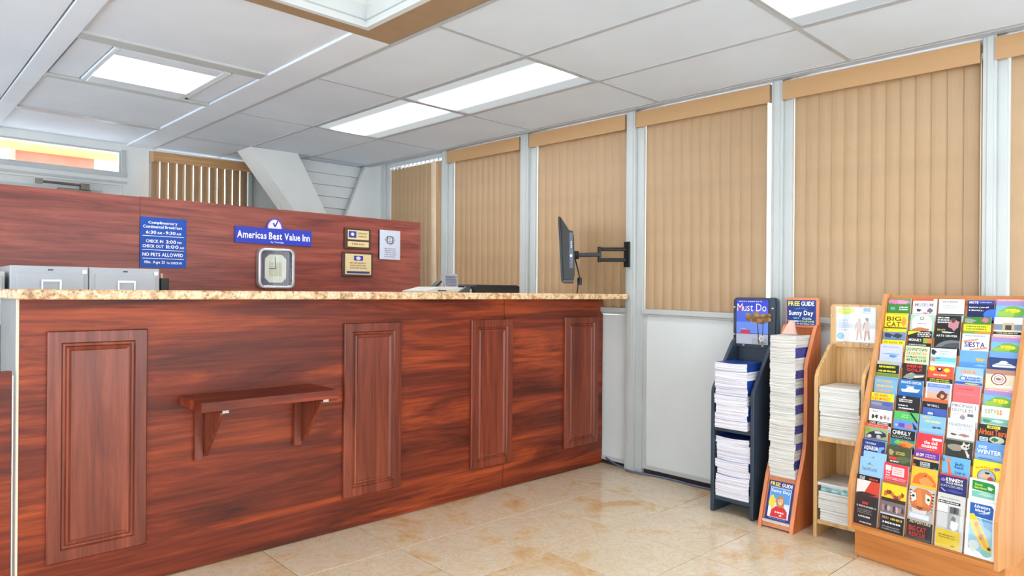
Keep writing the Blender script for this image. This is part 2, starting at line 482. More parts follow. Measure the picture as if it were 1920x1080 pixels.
# tan band and the recess, closed on top
tb = MB()
for (xa, xb, ya, yb) in ((SKX1 + .031, 1.965, Y0, 3.04), (X0, SKX1 + .031, SKY1 + .031, 3.04), (X0, SKX0 - .031, Y0, SKY1 + .031), (SKX0 - .031, SKX1 + .031, Y0, SKY0 - .031)):
    tb.box(xa, xb, ya, yb, 0.0, 0.04)
obj('tan_band', lift(tb), M['tan'], ceil)
for nm, q, mt in (('recess_liner', (-0.002, 0.105, 0.0), M['white']), ('recess_shaft', (0.105, 0.24, -0.012), M['shaft'])):
    za, zb, ins = q; lm = MB()
    for (xa, xb, ya, yb) in ((SKX1 - ins, SKX1 + .03, SKY0 - .03, SKY1 + .03), (SKX0 - .03, SKX0 + ins, SKY0 - .03, SKY1 + .03),
                             (SKX0 + ins, SKX1 - ins, SKY1 - ins, SKY1 + .03), (SKX0 + ins, SKX1 - ins, SKY0 - .03, SKY0 + ins)):
        lm.box(xa, xb, ya, yb, za, zb)
    obj(nm, lift(lm), mt, ceil)
lm = MB()
for (xa, xb, ya, yb) in ((SKX1 - .006, SKX1 - .0005, SKY0 + .03, SKY1 - .006), (SKX0 + .03, SKX1 - .006, SKY1 - .006, SKY1 - .0005)):
    lm.box(xa, xb, ya, yb, 0.03, 0.036)
obj('liner_bead', lift(lm), M['trim'], ceil)
obj('recess_top', lift(MB().box(SKX0 - .03, SKX1 + .03, SKY0 - .03, SKY1 + .03, 0.24, 0.26)), M['shaft'], ceil)

# ---- ceiling lights
def troffer(ya, yb, label):
    xa, xb = GX[1], GX[2]; cx, cy = (xa + xb) / 2, (ya + yb) / 2
    z = zc(cx, cy)
    t = thing('ceiling_light', label, 'ceiling light', (cx, cy, z), group='fluorescent ceiling panels')
    fm = MB(); i = 0.014; wd = 0.012
    xa += i; xb -= i; ya += i; yb -= i
    fm.box(xa, xb, ya, ya + wd, 0, .03).box(xa, xb, yb - wd, yb, 0, .03).box(xa, xa + wd, ya + wd, yb - wd, 0, .03).box(xb - wd, xb, ya + wd, yb - wd, 0, .03)
    obj('frame', lift(fm), M['tbar'], t)
    obj('housing', lift(MB().box(xa, xb, ya, yb, .04, .09)), M['white'], t)
    obj('diffuser', lift(MB().box(xa + wd, xb - wd, ya + wd, yb - wd, .008, .014)), M['lens'], t)
troffer(0.21, 1.43, 'fluorescent ceiling panel above the brochure racks, cut by the top edge')
troffer(2.655, 3.873, 'larger, nearer of the two joined fluorescent panels above the counter')
troffer(3.873, 5.108, 'smaller, farther of the two joined fluorescent panels above the counter')
troffer(-2.23, -1.01, 'unseen fluorescent panel added behind the viewpoint as fill light')  # out of view, added to help fill the room with light
z = zc(1.27, 4.6)
t = thing('ceiling_light', 'warm square ceiling light set in the coffered white ceiling', 'ceiling light', (1.27, 4.6, z))
fm = MB(); xa, xb, ya, yb = 0.962, 1.592, 4.20, 5.025
fm.box(xa, 0.99, ya, yb, .002, .03).box(1.547, xb, ya, yb, .002, .03).box(.99, 1.547, ya, 4.333, .004, .03).box(.99, 1.547, 4.862, yb, -.004, .03)
obj('frame', lift(fm), M['ceilpanel'], t, bevel=.004)
obj('housing', lift(MB().box(xa, xb, ya, yb, .04, .09)), M['white'], t)
obj('diffuser', lift(MB().box(.99, 1.547, 4.333, 4.862, .006, .012)), M['lens_warm'], t)
obj('latch', lift(MB().box(1.575, 1.59, 4.97, 4.99, -.006, .002)), M['black'], t)

# ---- window wall on the right
POST = [(-1.37, -1.26), (-.315, -.205), (0.745, 0.845), (1.785, 1.905), (2.840, 2.975), (3.905, 4.062), (4.995, 5.130), (6.056, 6.180)]
wr = obj('wall_right', MB().box(3.97, 4.10, Y0, Y1 + .1, 0, 1.10).box(3.97, 4.10, Y0, Y1 + .1, 2.62, 2.9).box(3.97, 4.10, 6.19, Y1 + .1, 1.1, 2.62), M['white'])
tag(wr, 'white window wall with posts and painted lower panels', None, kind='structure')
for (ya, yb) in POST:
    mb_ = MB(); s_ = 0.032
    top = zc(3.9, (ya + yb) / 2) + 0.002
    mb_.box(3.93, 4.10, ya, yb, 0.0, top)
    wd = yb - ya
    mb_.box(3.904, 3.93, ya + .40 * wd, yb - .004, 0.0, top)
    mb_.box(3.898, 3.904, ya + .52 * wd, yb - .022, 0.0, top)
    obj('mullion', mb_, M['trim'], wr, bevel=0.003)
ends = [Y0] + [q for p in POST for q in p] + [Y1]
BAYS = [(ends[2 * i], ends[2 * i + 1]) for i in range(len(POST) + 1)]
for k, (ya, yb) in enumerate(BAYS):
    obj('lower_panel', MB().box(3.945, 3.97, ya + .002, yb - .002, 0.035, 1.10), M['wallpanel'], wr)
    if k == 8: continue
    sm = MB().box(3.912, 3.945, ya + .001, yb - .001, 1.115, 1.150).box(3.928, 3.97, ya + .001, yb - .001, 1.10, 1.115)
    sm.map(lambda x, y, z: (x, y, z + zs(y)))
    obj('window_sill', sm, M['trim'], wr, bevel=0.004)
    obj('panel_bead', MB().box(3.935, 3.945, yb - .03, yb - .002, .06, 1.1).box(3.935, 3.945, ya + .002, yb - .002, .035, .06), M['trim'], wr)
    wn = thing('window_%d' % (k + 1), 'window pane along the right wall, bay %s' % ('one two three four five six seven eight'.split()[k]), None, (4.06, (ya + yb) / 2, 1.15), kind='structure')  # the unseen bays nearest the viewpoint go without blinds, for daylight fill
    fm = MB()
    fm.box(4.04, 4.09, ya, ya + .035, 1.1, 2.62).box(4.04, 4.09, yb - .035, yb, 1.1, 2.62).box(4.04, 4.09, ya + .035, yb - .035, 1.1, 1.15).box(4.04, 4.09, ya + .035, yb - .035, 2.57, 2.62)
    obj('window_frame', fm, M['trim'], wn)
    obj('pane', MB().box(4.062, 4.068, ya + .035, yb - .035, 1.15, 2.57), M['glass'], wn)
bs_ = tag(box('base_gap_shade', (3.958, 3.968, Y0, 6.4, 0.0, 0.035), M['gap_shade']), 'dark strip painted as shade in the gap under the wall panels', None, kind='structure')  # strip coloured dark for the shade below the panels

# ---- back wall with door, fanlight and blind window
wb = MB()
WX = [(X0 - .1, .55, 0, 2.9), (.55, 1.725, 2.56, 2.9), (.55, 1.725, 2.235, 2.35), (1.725, 1.95, 0, 2.9), (1.95, 2.90, 0, 1.1), (1.95, 2.90, 2.60, 2.9), (2.90, 4.10, 0, 2.9)]
for (xa, xb, za, zb) in WX: wb.box(xa, xb, Y1, Y1 + .12, za, zb)
wbk = tag(obj('wall_back', wb, M['plaster']), 'white back wall with door and small high window', None, kind='structure')
obj('trim_strip', MB().box(.55, 1.76, 7.185, 7.2, 2.255, 2.275).box(.55, 1.76, 7.19, 7.2, 2.315, 2.355).box(1.71, 1.745, 7.185, 7.2, 2.355, 2.57), M['trim'], wbk)
obj('corner_post', MB().box(2.905, 2.945, 7.17, 7.2, 0, 2.6).box(2.965, 2.985, 7.18, 7.2, 0, 2.6), M['trim'], wbk)
d = thing('door_1', 'white back door behind the wood partition', None, (1.14, 7.22, 0), kind='structure')
obj('door_leaf', MB().box(.55, 1.725, 7.215, 7.26, 0, 2.235), M['white'], d, bevel=.003)
obj('door_panel', MB().box(.72, 1.56, 7.205, 7.215, 1.2, 2.17), M['trim'], d, bevel=.004)
cl = obj('door_closer', MB().box(1.20, 1.455, 7.13, 7.205, 2.10, 2.155), M['bronze'], d, bevel=.006)
am = MB().tube([(1.42, 7.14, 2.195), (1.05, 7.10, 2.19)], .012, 8)
am.box(1.03, 1.08, 7.08, 7.12, 2.17, 2.21).box(1.37, 1.44, 7.12, 7.18, 2.155, 2.21)
obj('closer_arm', am, M['bronze'], d)
tw = thing('window_10', 'high fanlight above the back door', None, (1.14, 7.25, 2.35), kind='structure')
obj('window_frame', MB().box(.55, .58, 7.21, 7.27, 2.35, 2.56).box(1.695, 1.725, 7.21, 7.27, 2.35, 2.56).box(.58, 1.695, 7.21, 7.27, 2.35, 2.365).box(.58, 1.695, 7.21, 7.27, 2.545, 2.56), M['trim'], tw)
obj('pane', MB().box(.58, 1.695, 7.24, 7.246, 2.365, 2.545), M['glass'], tw)
bw = thing('window_11', 'back window behind the half open vertical blind', None, (2.42, 7.25, 1.1), kind='structure')
obj('window_frame', MB().box(1.95, 1.98, 7.21, 7.27, 1.1, 2.6).box(2.87, 2.90, 7.21, 7.27, 1.1, 2.6).box(1.98, 2.87, 7.21, 7.27, 1.1, 1.13).box(1.98, 2.87, 7.21, 7.27, 2.57, 2.6), M['trim'], bw)
obj('pane', MB().box(1.98, 2.87, 7.24, 7.246, 1.13, 2.57), M['glass'], bw)

# ---- slanted strut, lap boards and side cheek in the back corner
box_ = thing('wall_corner', 'slanted white strut with lap boards in the back corner', None, (3.2, 6.5, 1.9), kind='structure')
def xz(y0, y1, poly):
    return MB().prism(poly, lambda p, q, t: (p, t, q), y1, y0)
obj('strut', xz(6.30, 6.62, [(2.57, 2.60), (3.04, 2.605), (3.60, 1.60), (3.36, 1.60)][::-1]), M['plaster'], box_, bevel=.004)
for k in range(9):
    zt = 2.60 - k * .118
    bm_ = MB().grid([(2.95, 6.515, zt), (4.0, 6.515, zt), (4.0, 6.49, zt - .116), (2.95, 6.49, zt - .116), (2.95, 6.54, zt), (4.0, 6.54, zt), (4.0, 6.54, zt - .116), (2.95, 6.54, zt - .116)],
                    [(0, 3, 2, 1), (4, 5, 6, 7), (0, 1, 5, 4), (2, 3, 7, 6), (1, 2, 6, 5), (3, 0, 4, 7)])
    obj('lap_board', bm_, M['plaster'], box_)
obj('cheek', xz(6.40, 6.46, [(3.86, 2.60), (3.97, 2.60), (3.97, 1.5), (3.39, 1.5)][::-1]), M['plaster'], box_, bevel=.003)
obj('cheek_return', MB().box(3.93, 3.97, 6.19, 6.40, 0, 2.6), M['plaster'], box_)

# ---- unseen walls behind and beside the viewpoint, glazing added to light the room
def glazed(nm, label, horizontal, lo, hi, at, out, first, z0=.12, z1=2.42, n=5):
    mb_ = MB(); st = (hi - lo) / n
    P_ = (lambda a0, a1, d0, d1, za, zb: mb_.box(a0, a1, d0, d1, za, zb)) if horizontal else (lambda a0, a1, d0, d1, za, zb: mb_.box(d0, d1, a0, a1, za, zb))
    d0, d1 = sorted((at, at + out))
    P_(lo, hi, d0, d1, 0, z0); P_(lo, hi, d0, d1, z1, 2.75)
    for k in range(n + 1):
        a0 = min(lo + k * st, hi - .06); P_(a0, a0 + .06, d0, d1, z0, z1)
    tag(obj(nm, mb_, M['white']), label, None, kind='structure')
    for k in range(n):
        mb_ = MB(); m_ = (d0 + d1) / 2
        P_(lo + k * st + .06, lo + (k + 1) * st - (.06 if k == n - 1 else 0), m_ - .003, m_ + .003, z0, z1)
        tag(obj('window_%d' % (first + k), mb_, M['glass']), 'added glass pane out of view, letting in sky light', None, kind='structure')
glazed('wall_front', 'unseen wall behind the viewpoint, glazed to let in sky light', True, X0, 4.1, Y0, -.12, 12)
glazed('wall_left', 'unseen wall left of the viewpoint, glazed to let in sky light', False, Y0, 7.3, X0, -.12, 17, n=8)

# ---- outdoors
tag(box('ground', (-14, 22, -16, 26, -.4, -.14), M['ground']), 'pale concrete outside', None, kind='structure')
ex = thing('canopy', 'red and orange building front seen through the high window', 'building', (1.6, 10.4, -.14))
obj('wall', MB().box(1.28, 2.12, 10.23, 10.8, -.14, 3.0), M['ex_red'], ex)
obj('fascia', MB().box(.6, 2.75, 10.05, 10.22, 2.955, 3.035), M['ex_orange'], ex)

# ---- wood partition behind the counter
PY = 5.10
pt = thing('wall_partition', 'reddish wood laminate partition with signs and plaques', None, (1.5, PY + .03, 0), kind='structure')
obj('sheet', MB().box(-.9, 1.327, PY, PY + .05, 0, 1.885), M['mahogany_wall'], pt)
obj('sheet', MB().box(1.329, 3.625, PY - .001, PY + .05, 0, 1.888), M['mahogany_wall'], pt)
obj('edge_post', MB().box(3.625, 3.650, PY - .004, PY + .055, 0, 1.889), M['mahogany_wall'], pt, bevel=.004)
# ================================================================== BLINDS
def slat_mesh(length, name='slat', wd=0.089, sag=0.0075, th=0.0016, mat=None):
    mb_ = MB(); n = 6; prof = []
    for i in range(n + 1):
        u = -1 + 2 * i / n
        prof.append((u * wd / 2, -sag * (1 - u * u)))
    ring = prof + [(x, y + th) for x, y in prof[::-1]]
    v = [(x, y, 0) for x, y in ring] + [(x, y, -length) for x, y in ring]; k = len(ring)
    f = [(i, k + i, k + (i + 1) % k, (i + 1) % k) for i in range(k)]
    f += [(i, i + 1, k - 2 - i, k - 1 - i) for i in range(n)] + [(k + k - 1 - i, k + k - 2 - i, k + i + 1, k + i) for i in range(n)]
    mb_.grid(v, f); me = mb_.mesh(name, [mat or M['slat']])
    return me

BL = 'vertical blinds along the window wall'
def blind(ya, yb, label, n, gap0=0.004, valance=True, ztop=2.455, pale=None):
    yc = (ya + yb) / 2
    t = thing('vertical_blind', label, 'blind', (3.95, yc, 1.165), group=BL)
    me = slat_mesh(ztop - 1.128)
    pitch = (yb - ya - gap0 - 0.012) / n
    for i in range(n):
        y = ya + gap0 + pitch * (i + .5)
        o = obj('slat', me, None, t, org=(0, 0, 0))
        o.location = (0.016, y - yc, ztop + zs(y) - 1.165)
        o.rotation_euler = (0, 0, -PI / 2 + math.radians(13 + random.uniform(-2.5, 2.5)))
        if pale == i:
            o.data = slat_mesh(ztop - 1.128, mat=M['slat_pale']); o.rotation_euler = (math.radians(0), math.radians(-1.2), -PI / 2 - .1)
            o.location.x = -0.004
        if not valance:
            cm_ = MB().box(-.006, .006, -.006, .008, -.012, .03)
            c = obj('carrier', cm_, M['offwhite'], t, org=(0, 0, 0)); c.location = (0.005, y - yc, ztop + zs(y) - 1.165)
    hr = MB().box(3.945, 3.975, ya + .004, yb - .004, ztop + .02, ztop + .065).map(lambda x, y, z: (x, y, z + zs(y)))
    obj('headrail', hr, M['steel'], t)
    if valance:
        vm = MB().box(3.897, 3.906, ya + .006, yb + .045, 2.418, 2.526).box(3.906, 3.928, ya + .006, ya + .012, 2.418, 2.526).box(3.906, 3.928, yb + .039, yb + .045, 2.418, 2.526)
        vm.map(lambda x, y, z: (x, y, z + zs(y)))
        obj('valance', vm, M['valance'], t)
        tm_ = MB().box(3.897, 3.945, ya + .006, yb + .0, 2.526, 2.530).map(lambda x, y, z: (x, y, z + zs(y)))
        obj('valance_top', tm_, M['steel'], t)
    return t
blind(-.205, .745, 'tan vertical blind cut by the right edge, behind the brochure display rack', 12)
bl1 = blind(.845, 1.785, 'widest tan vertical blind, behind the brochure racks, bead chain on its right', 13)
blind(1.905, 2.84, 'tan vertical blind with a bright gap at its right, above the white panel', 12, 0.062)
blind(2.975, 3.905, 'tan vertical blind behind the wall mounted television', 12)
blind(4.062, 4.995, 'tan vertical blind above the fax machine, left of the television', 12)
blind(5.13, 6.056, 'tan vertical blind without valance, right of the wood partition edge', 13, valance=False, ztop=2.475, pale=2)
obj('bead_chain', MB().tube([(3.925, .838, 2.42), (3.925, .838, 1.19)], .0028, 6), M['darkgrey'], bl1)
obj('chain_cord', MB().tube([(3.922, .850, 2.42), (3.922, .850, 1.20)], .0025, 6), M['cream'], bl1)
obj('chain_weight', MB().box(3.915, 3.935, .83, .855, 1.14, 1.205), M['offwhite'], bl1, bevel=.003)
t = thing('vertical_blind', 'half open tan vertical blind on the back wall above the partition', 'blind', (2.42, 7.13, 1.1))
me = slat_mesh(1.42, wd=.086)
for i in range(12):
    o = obj('slat', me, None, t, org=(0, 0, 0)); o.location = (-.425 + i * .0775, .02, 1.44); o.rotation_euler = (0, 0, math.radians(21))
vm = MB().box(1.955, 2.915, 7.075, 7.085, 2.49, 2.585).box(1.955, 1.962, 7.085, 7.17, 2.49, 2.585).box(2.908, 2.915, 7.085, 7.17, 2.49, 2.585)
vm.map(lambda x, y, z: (x, y, z + .014 * (x - 2.4)))
obj('valance', vm, wood('blind_valance_back', 0, (200, 152, 98), (208, 160, 108), (216, 170, 118), .45), t)
obj('headrail', MB().box(1.975, 2.895, 7.12, 7.16, 2.52, 2.56), M['steel'], t)

# ================================================================== COUNTER
CY = 3.2
ct_ = thing('reception_counter', 'long reddish wood reception counter with four raised panels', 'counter', (2.18, 3.45, 0))
obj('front_sheet', MB().box(.416, 2.946, CY, CY + .02, 0.004, 1.214), M['mahogany_x'], ct_, bevel=.0015)
obj('front_sheet', MB().box(2.951, 3.940, CY + .001, CY + .02, 0.004, 1.214), M['mahogany_x'], ct_, bevel=.0015)
obj('core', MB().box(.43, 3.938, CY + .021, 3.70, 0.0, 1.213), M['cream'], ct_)
obj('end_panel', MB().box(.416, .429, CY + .021, 3.70, 0.0, 1.213), M['endgrey'], ct_)
obj('edge_band', MB().box(.4085, .4155, CY - .002, CY + .022, 0.004, 1.213), M['cream'], ct_)
def raised_panel(x0, x1, z0, z1, yf):
    prof = [(0, 0), (0, .015), (.004, .0195), (.046, .0195), (.052, .011), (.060, .0105), (.065, .0175), (.071, .0195), (.077, .0165), (.081, .0125), (.085, .0125)]
    mb_ = MB(); rings = []
    for ins, hh in prof:
        rings.append([(x0 + ins, yf - hh, z0 + ins), (x1 - ins, yf - hh, z0 + ins), (x1 - ins, yf - hh, z1 - ins), (x0 + ins, yf - hh, z1 - ins)])
    v = [p for r in rings for p in r]; f = []
    for i in range(len(rings) - 1):
        for k in range(4): f.append((i * 4 + k, i * 4 + (k + 1) % 4, (i + 1) * 4 + (k + 1) % 4, (i + 1) * 4 + k))
    n = (len(rings) - 1) * 4; f.append((n, n + 1, n + 2, n + 3)); f.append((3, 2, 1, 0))
    return mb_.grid(v, f)
for (xa, xb) in ((.505, .863), (1.802, 2.158), (2.665, 3.010), (3.510, 3.872)):
    obj('raised_panel', raised_panel(xa, xb, .168, 1.086, CY), M['mahogany_z'], ct_)
# worktop
sl = MB().prism(rrect(.375, 3.897, 2.925, 3.745, .03, 4), lambda p, q, tt: (p, q, tt), 1.214, 1.2515)
single('countertop', sl, M['granite'], (2.1, 3.3, 1.214), 'speckled beige granite worktop on the wood counter', 'countertop', bevel=.006)
# small shelf on the counter front
t = thing('wall_shelf', 'small reddish wood shelf on two brackets on the counter front', 'shelf', (1.31, CY, .49))
obj('board', MB().box(.998, 1.625, 2.925, CY - .001, .744, .785), M['mahogany_x'], t, bevel=.002)
for xa in (1.057, 1.526):
    br = obj('bracket', MB().box(xa, xa + .036, CY - .022, CY - .001, .49, .743), M['mahogany_z'], t, bevel=.001)
    tri = [(CY - .022, .505), (CY - .022, .728), (CY - .215, .728), (CY - .215, .715)]
    bb = obj('brace', MB().prism(tri, lambda p, q, tt: (tt, p, q), xa + .038, xa + .055), M['mahogany_z'], br, org=tuple(t.location))
    obj('cleat', MB().box(xa + .038, xa + .11, CY - .24, CY - .025, .729, .743), M['mahogany_x'], br, org=tuple(t.location))
    obj('cleat_end', MB().box(xa + .038, xa + .065, CY - .243, CY - .2402, .727, .744), M['offwhite'], br, org=tuple(t.location))
    obj('screw', MB().tube([(xa + .018, CY - .0225, .722), (xa + .018, CY - .025, .722)], .005, 8), M['offwhite'], br, org=tuple(t.location))
# low gate
t = thing('swing_gate', 'low reddish wood gate left of the counter', 'gate', (-.1, CY + .012, 0))
obj('leaf', MB().box(-.62, .394, CY, CY + .022, .012, .938), M['mahogany_x'], t, bevel=.0015)
obj('hinge', MB().tube([(.398, CY + .004, .15), (.398, CY + .004, .92)], .003, 6), M['chrome'], t)

# ================================================================== BEHIND THE COUNTER
def cabinet(xa, xb, label):
    y = 4.42; zt = 1.378
    t = thing('filing_cabinet', label, 'cabinet', ((xa + xb) / 2, 4.74, 0), group='filing cabinets behind the counter')
    obj('body', MB().box(xa, xb, y + .012, 5.085, 0, zt), M['steel'], t, bevel=.004)
    for k in range(4):
        zb_ = .085 + k * .3175
        dr = obj('drawer', MB().box(xa + .028, xb - .022, y, y + .012, zb_, zb_ + .305), M['steel'], t, bevel=.003)
        cx = (xa + xb) / 2 + .0; zh = zb_ + .262
        hm = MB().box(cx - .045, cx + .045, y - .022, y - .014, zh - .004, zh + .004)
        hm.box(cx - .045, cx - .039, y - .022, y - .014, zh - .05, zh - .004).box(cx + .039, cx + .045, y - .022, y - .014, zh - .05, zh - .004)
        hm.box(cx - .045, cx - .039, y - .014, y - .0005, zh - .05, zh - .04).box(cx + .039, cx + .045, y - .014, y - .0005, zh - .05, zh - .04)
        obj('handle', hm, M['chrome'], dr, org=tuple(t.location))
    obj('lock', MB().tube([(xb - .022, y + .012, zt - .028), (xb - .022, y - .006, zt - .028)], .011, 12), M['chrome'], t)
    obj('badge', MB().box((xa + xb) / 2 - .012, (xa + xb) / 2 + .012, y + .009, y + .0118, zt - .024, zt - .016), M['darkgrey'], t)
cabinet(.535, .893, 'left of two grey steel filing cabinets in front of the partition')
cabinet(.897, 1.262, 'right of two grey steel filing cabinets in front of the partition')
t = thing('pen_cup', 'small black pen cup beside the right filing cabinet', 'cup', (1.315, 4.52, 0))
obj('stand', MB().box(1.275, 1.36, 4.47, 4.57, 0, 1.25), M['darkgrey'], t)
obj('cup', MB().prism(rrect(1.285, 1.335, 4.49, 4.54, .008, 3), lambda p, q, tt: (p, q, tt), 1.2502, 1.325), M['black'], t)
obj('pen', MB().tube([(1.30, 4.51, 1.30), (1.298, 4.512, 1.355)], .006, 6), M['cream'], t)
t = thing('storage_cabinet', 'off white storage cabinet at the left edge behind the gate', 'cabinet', (.1, 4.7, 0))
obj('body', MB().box(-.45, .515, 4.45, 5.08, 0, 1.345), M['offwhite'], t, bevel=.004)
obj('door', MB().box(-.43, .03, 4.435, 4.449, .05, 1.32), M['white'], t, bevel=.003)
obj('door', MB().box(.036, .50, 4.435, 4.449, .05, 1.32), M['white'], t, bevel=.003)
single('binder', MB().box(.355, .44, 3.95, 4.15, 1.08, 1.32), M['stack_navy'], (.4, 4.05, 1.08), 'blue binder at the left edge behind the counter', 'binder', bevel=.004)
t = thing('side_table', 'grey side table under the blue binder at the left edge', 'table', (.25, 4.05, 0))
obj('top', MB().box(.0, .46, 3.88, 4.25, 1.045, 1.08), M['endgrey'], t, bevel=.003)
for xx in (.01, .42):
    for yy in (3.89, 4.21): obj('leg', MB().box(xx, xx + .03, yy, yy + .03, 0, 1.045), M['endgrey'], t)

# fax machine and black tray on the worktop
FY = 3.42
t = thing('fax_machine', 'off white fax machine with a raised paper tray on the counter', 'fax machine', (2.62, FY + .1, 1.2515))
prof = [(2.48, 1.2518), (2.86, 1.2518), (2.86, 1.275), (2.80, 1.284), (2.60, 1.288), (2.53, 1.272), (2.48, 1.262)]
obj('body', MB().prism(prof, lambda p, q, tt: (p, tt, q), FY + .24, FY), M['offwhite'], t, bevel=.003)
obj('slot', MB().box(2.585, 2.65, FY - .002, FY + .001, 1.259, 1.266), M['black'], t)
tr_ = [(2.645, 1.288), (2.665, 1.288), (2.775, 1.372), (2.745, 1.372)]
tr_ = [(2.648, 1.286), (2.662, 1.284), (2.712, 1.366), (2.700, 1.370)]
tray = MB().grid([(2.66, FY + .03, 1.285), (2.77, FY + .03, 1.285), (2.835, FY + .12, 1.372), (2.715, FY + .12, 1.372),
                  (2.66, FY + .04, 1.285), (2.77, FY + .04, 1.285), (2.835, FY + .13, 1.372), (2.715, FY + .13, 1.372)],
                 [(0, 1, 2, 3), (7, 6, 5, 4), (0, 4, 5, 1), (1, 5, 6, 2), (2, 6, 7, 3), (3, 7, 4, 0)])
obj('paper_tray', tray, M['silver'], t)
sh = MB()
for k in range(4):
    f0 = .12 + k * .2; f1 = f0 + .12
    q = lambda a, f: (2.665 + .055 * f + a * (.105 + .01 * f), FY + .0285 + .09 * f, 1.286 + .087 * f)
    sh.face([q(.08, f0), q(.9, f0), q(.9, f1), q(.08, f1)])
obj('printed_sheet', sh, M['greyport'], t)
obj('handset', MB().prism([(2.605, 1.288), (2.628, 1.286), (2.668, 1.322), (2.655, 1.328)], lambda p, q, tt: (p, tt, q), FY + .11, FY + .06), M['black'], t, bevel=.002)
obj('side_cover', MB().prism([(2.74, 1.2525), (2.83, 1.2525), (2.83, 1.292), (2.80, 1.292)], lambda p, q, tt: (p, tt, q), FY - .003, FY - .02), M['darkgrey'], t)
t = thing('document_tray', 'long flat black tray beside the fax machine on the counter', 'tray', (3.05, FY + .06, 1.2515))
obj('body', MB().prism(rrect(2.865, 3.265, 1.2518, 1.300, .01, 4), lambda p, q, tt: (p, tt, q), FY + .2, FY - .03), M['black'], t, bevel=.002)
obj('lid', MB().box(2.875, 3.255, FY - .02, FY + .19, 1.3002, 1.306), M['darkgrey'], t, bevel=.002)

# television on a swing arm
vd = Vector((3.62, 3.20, 0)).normalized(); side = Vector((vd.y, -vd.x, 0))     # side points right in view
tc_ = Vector((3.585, 3.205, 0))
t = thing('television', 'black flat television turned edge on, on a wall arm', 'television', (tc_.x, tc_.y, 1.33))
def tvp(prof, a, b):
    return MB().prism(prof, lambda p, q, tt: (tc_.x + side.x * p + vd.x * tt, tc_.y + side.y * p + vd.y * tt, q), b, a)
obj('bezel', tvp([(-.062, 1.335), (-.047, 1.333), (-.070, 1.760), (-.085, 1.762)], -.29, .29), M['black'], t, bevel=.002)
obj('screen', tvp([(-.0640, 1.350), (-.0625, 1.350), (-.0855, 1.748), (-.0870, 1.748)], -.275, .275), M['smoked'], t)
obj('casing', tvp([(-.046, 1.345), (.02, 1.345), (.028, 1.39), (.022, 1.62), (.014, 1.665), (-.012, 1.672), (-.066, 1.755), (-.0685, 1.755)], -.285, .27), M['black'], t, bevel=.003)
obj('port_plate', tvp([(-.006, 1.42), (.017, 1.42), (.012, 1.655), (-.010, 1.655)], -.288, -.2851), M['greyport'], t)
for z_ in (1.555, 1.567, 1.579, 1.591): obj('socket', tvp([(.001, z_), (.006, z_), (.006, z_ + .006), (.001, z_ + .006)], -.2895, -.2881), M['chrome'], t)
pm = MB().tube([tuple(tc_ + side * .003 + vd * (-.2882) + Vector((0, 0, 1.502))), tuple(tc_ + side * .003 + vd * (-.291) + Vector((0, 0, 1.502)))], .008, 10)
obj('socket', pm, M['chrome'], t)
obj('chin', tvp([(-.058, 1.325), (.018, 1.325), (.020, 1.3445), (-.060, 1.3445)], -.28, .26), M['darkgrey'], t, bevel=.002)
J = Vector((3.765, 3.095, 0)); W_ = Vector((3.890, 2.955, 0)); B_ = tc_ + side * .03
ar = obj('swing_arm', MB().tube([(B_.x, B_.y, 1.522), (J.x, J.y, 1.53)], .016, 8), M['darkgrey'], t)
obj('tilt_head', MB().tube([(B_.x - .012 * side.x, B_.y - .012 * side.y, 1.522), (B_.x + side.x * .025, B_.y + side.y * .025, 1.522)], .03, 10), M['black'], t)
for z_ in (1.568, 1.492):
    obj('wall_arm', MB().tube([(J.x, J.y, z_), (W_.x, W_.y, z_)], .0135, 8), M['black'], t)
obj('pivot', MB().tube([(J.x, J.y, 1.475), (J.x, J.y, 1.585)], .013, 8), M['black'], t)
obj('wall_plate', MB().box(3.880, 3.8965, 2.925, 2.968, 1.44, 1.62), M['black'], t)
cb_ = [tuple(tc_ + side * .03 + vd * -.1 + Vector((0, 0, 1.49))), tuple(tc_ + side * .048 + vd * -.12 + Vector((0, 0, 1.42))), tuple(tc_ + side * .062 + vd * -.12 + Vector((0, 0, 1.36))),
       tuple(tc_ + side * .05 + vd * -.12 + Vector((0, 0, 1.30))), tuple(tc_ + side * .045 + vd * -.12 + Vector((0, 0, 1.253)))]
obj('cable', MB().tube(cb_, .005, 6), M['black'], t)
obj('plug', MB().tube([cb_[2], tuple(Vector(cb_[2]) + Vector((0, 0, -.05)))], .016, 8), M['black'], t)

# cable along the foot of the window wall
pts = [(3.936, 3.16, .05), (3.93, 3.08, .022), (3.925, 2.98, .010), (3.882, 2.93, .009), (3.88, 2.82, .009), (3.915, 2.72, .009), (3.92, 2.55, .009), (3.905, 2.40, .009), (3.915, 2.25, .009), (3.90, 2.12, .009)]
single('floor_cable', MB().tube(pts, .0065, 8), M['cable'], (3.92, 2.6, 0), 'blue grey cable lying along the foot of the window wall', 'cable', smooth=True)

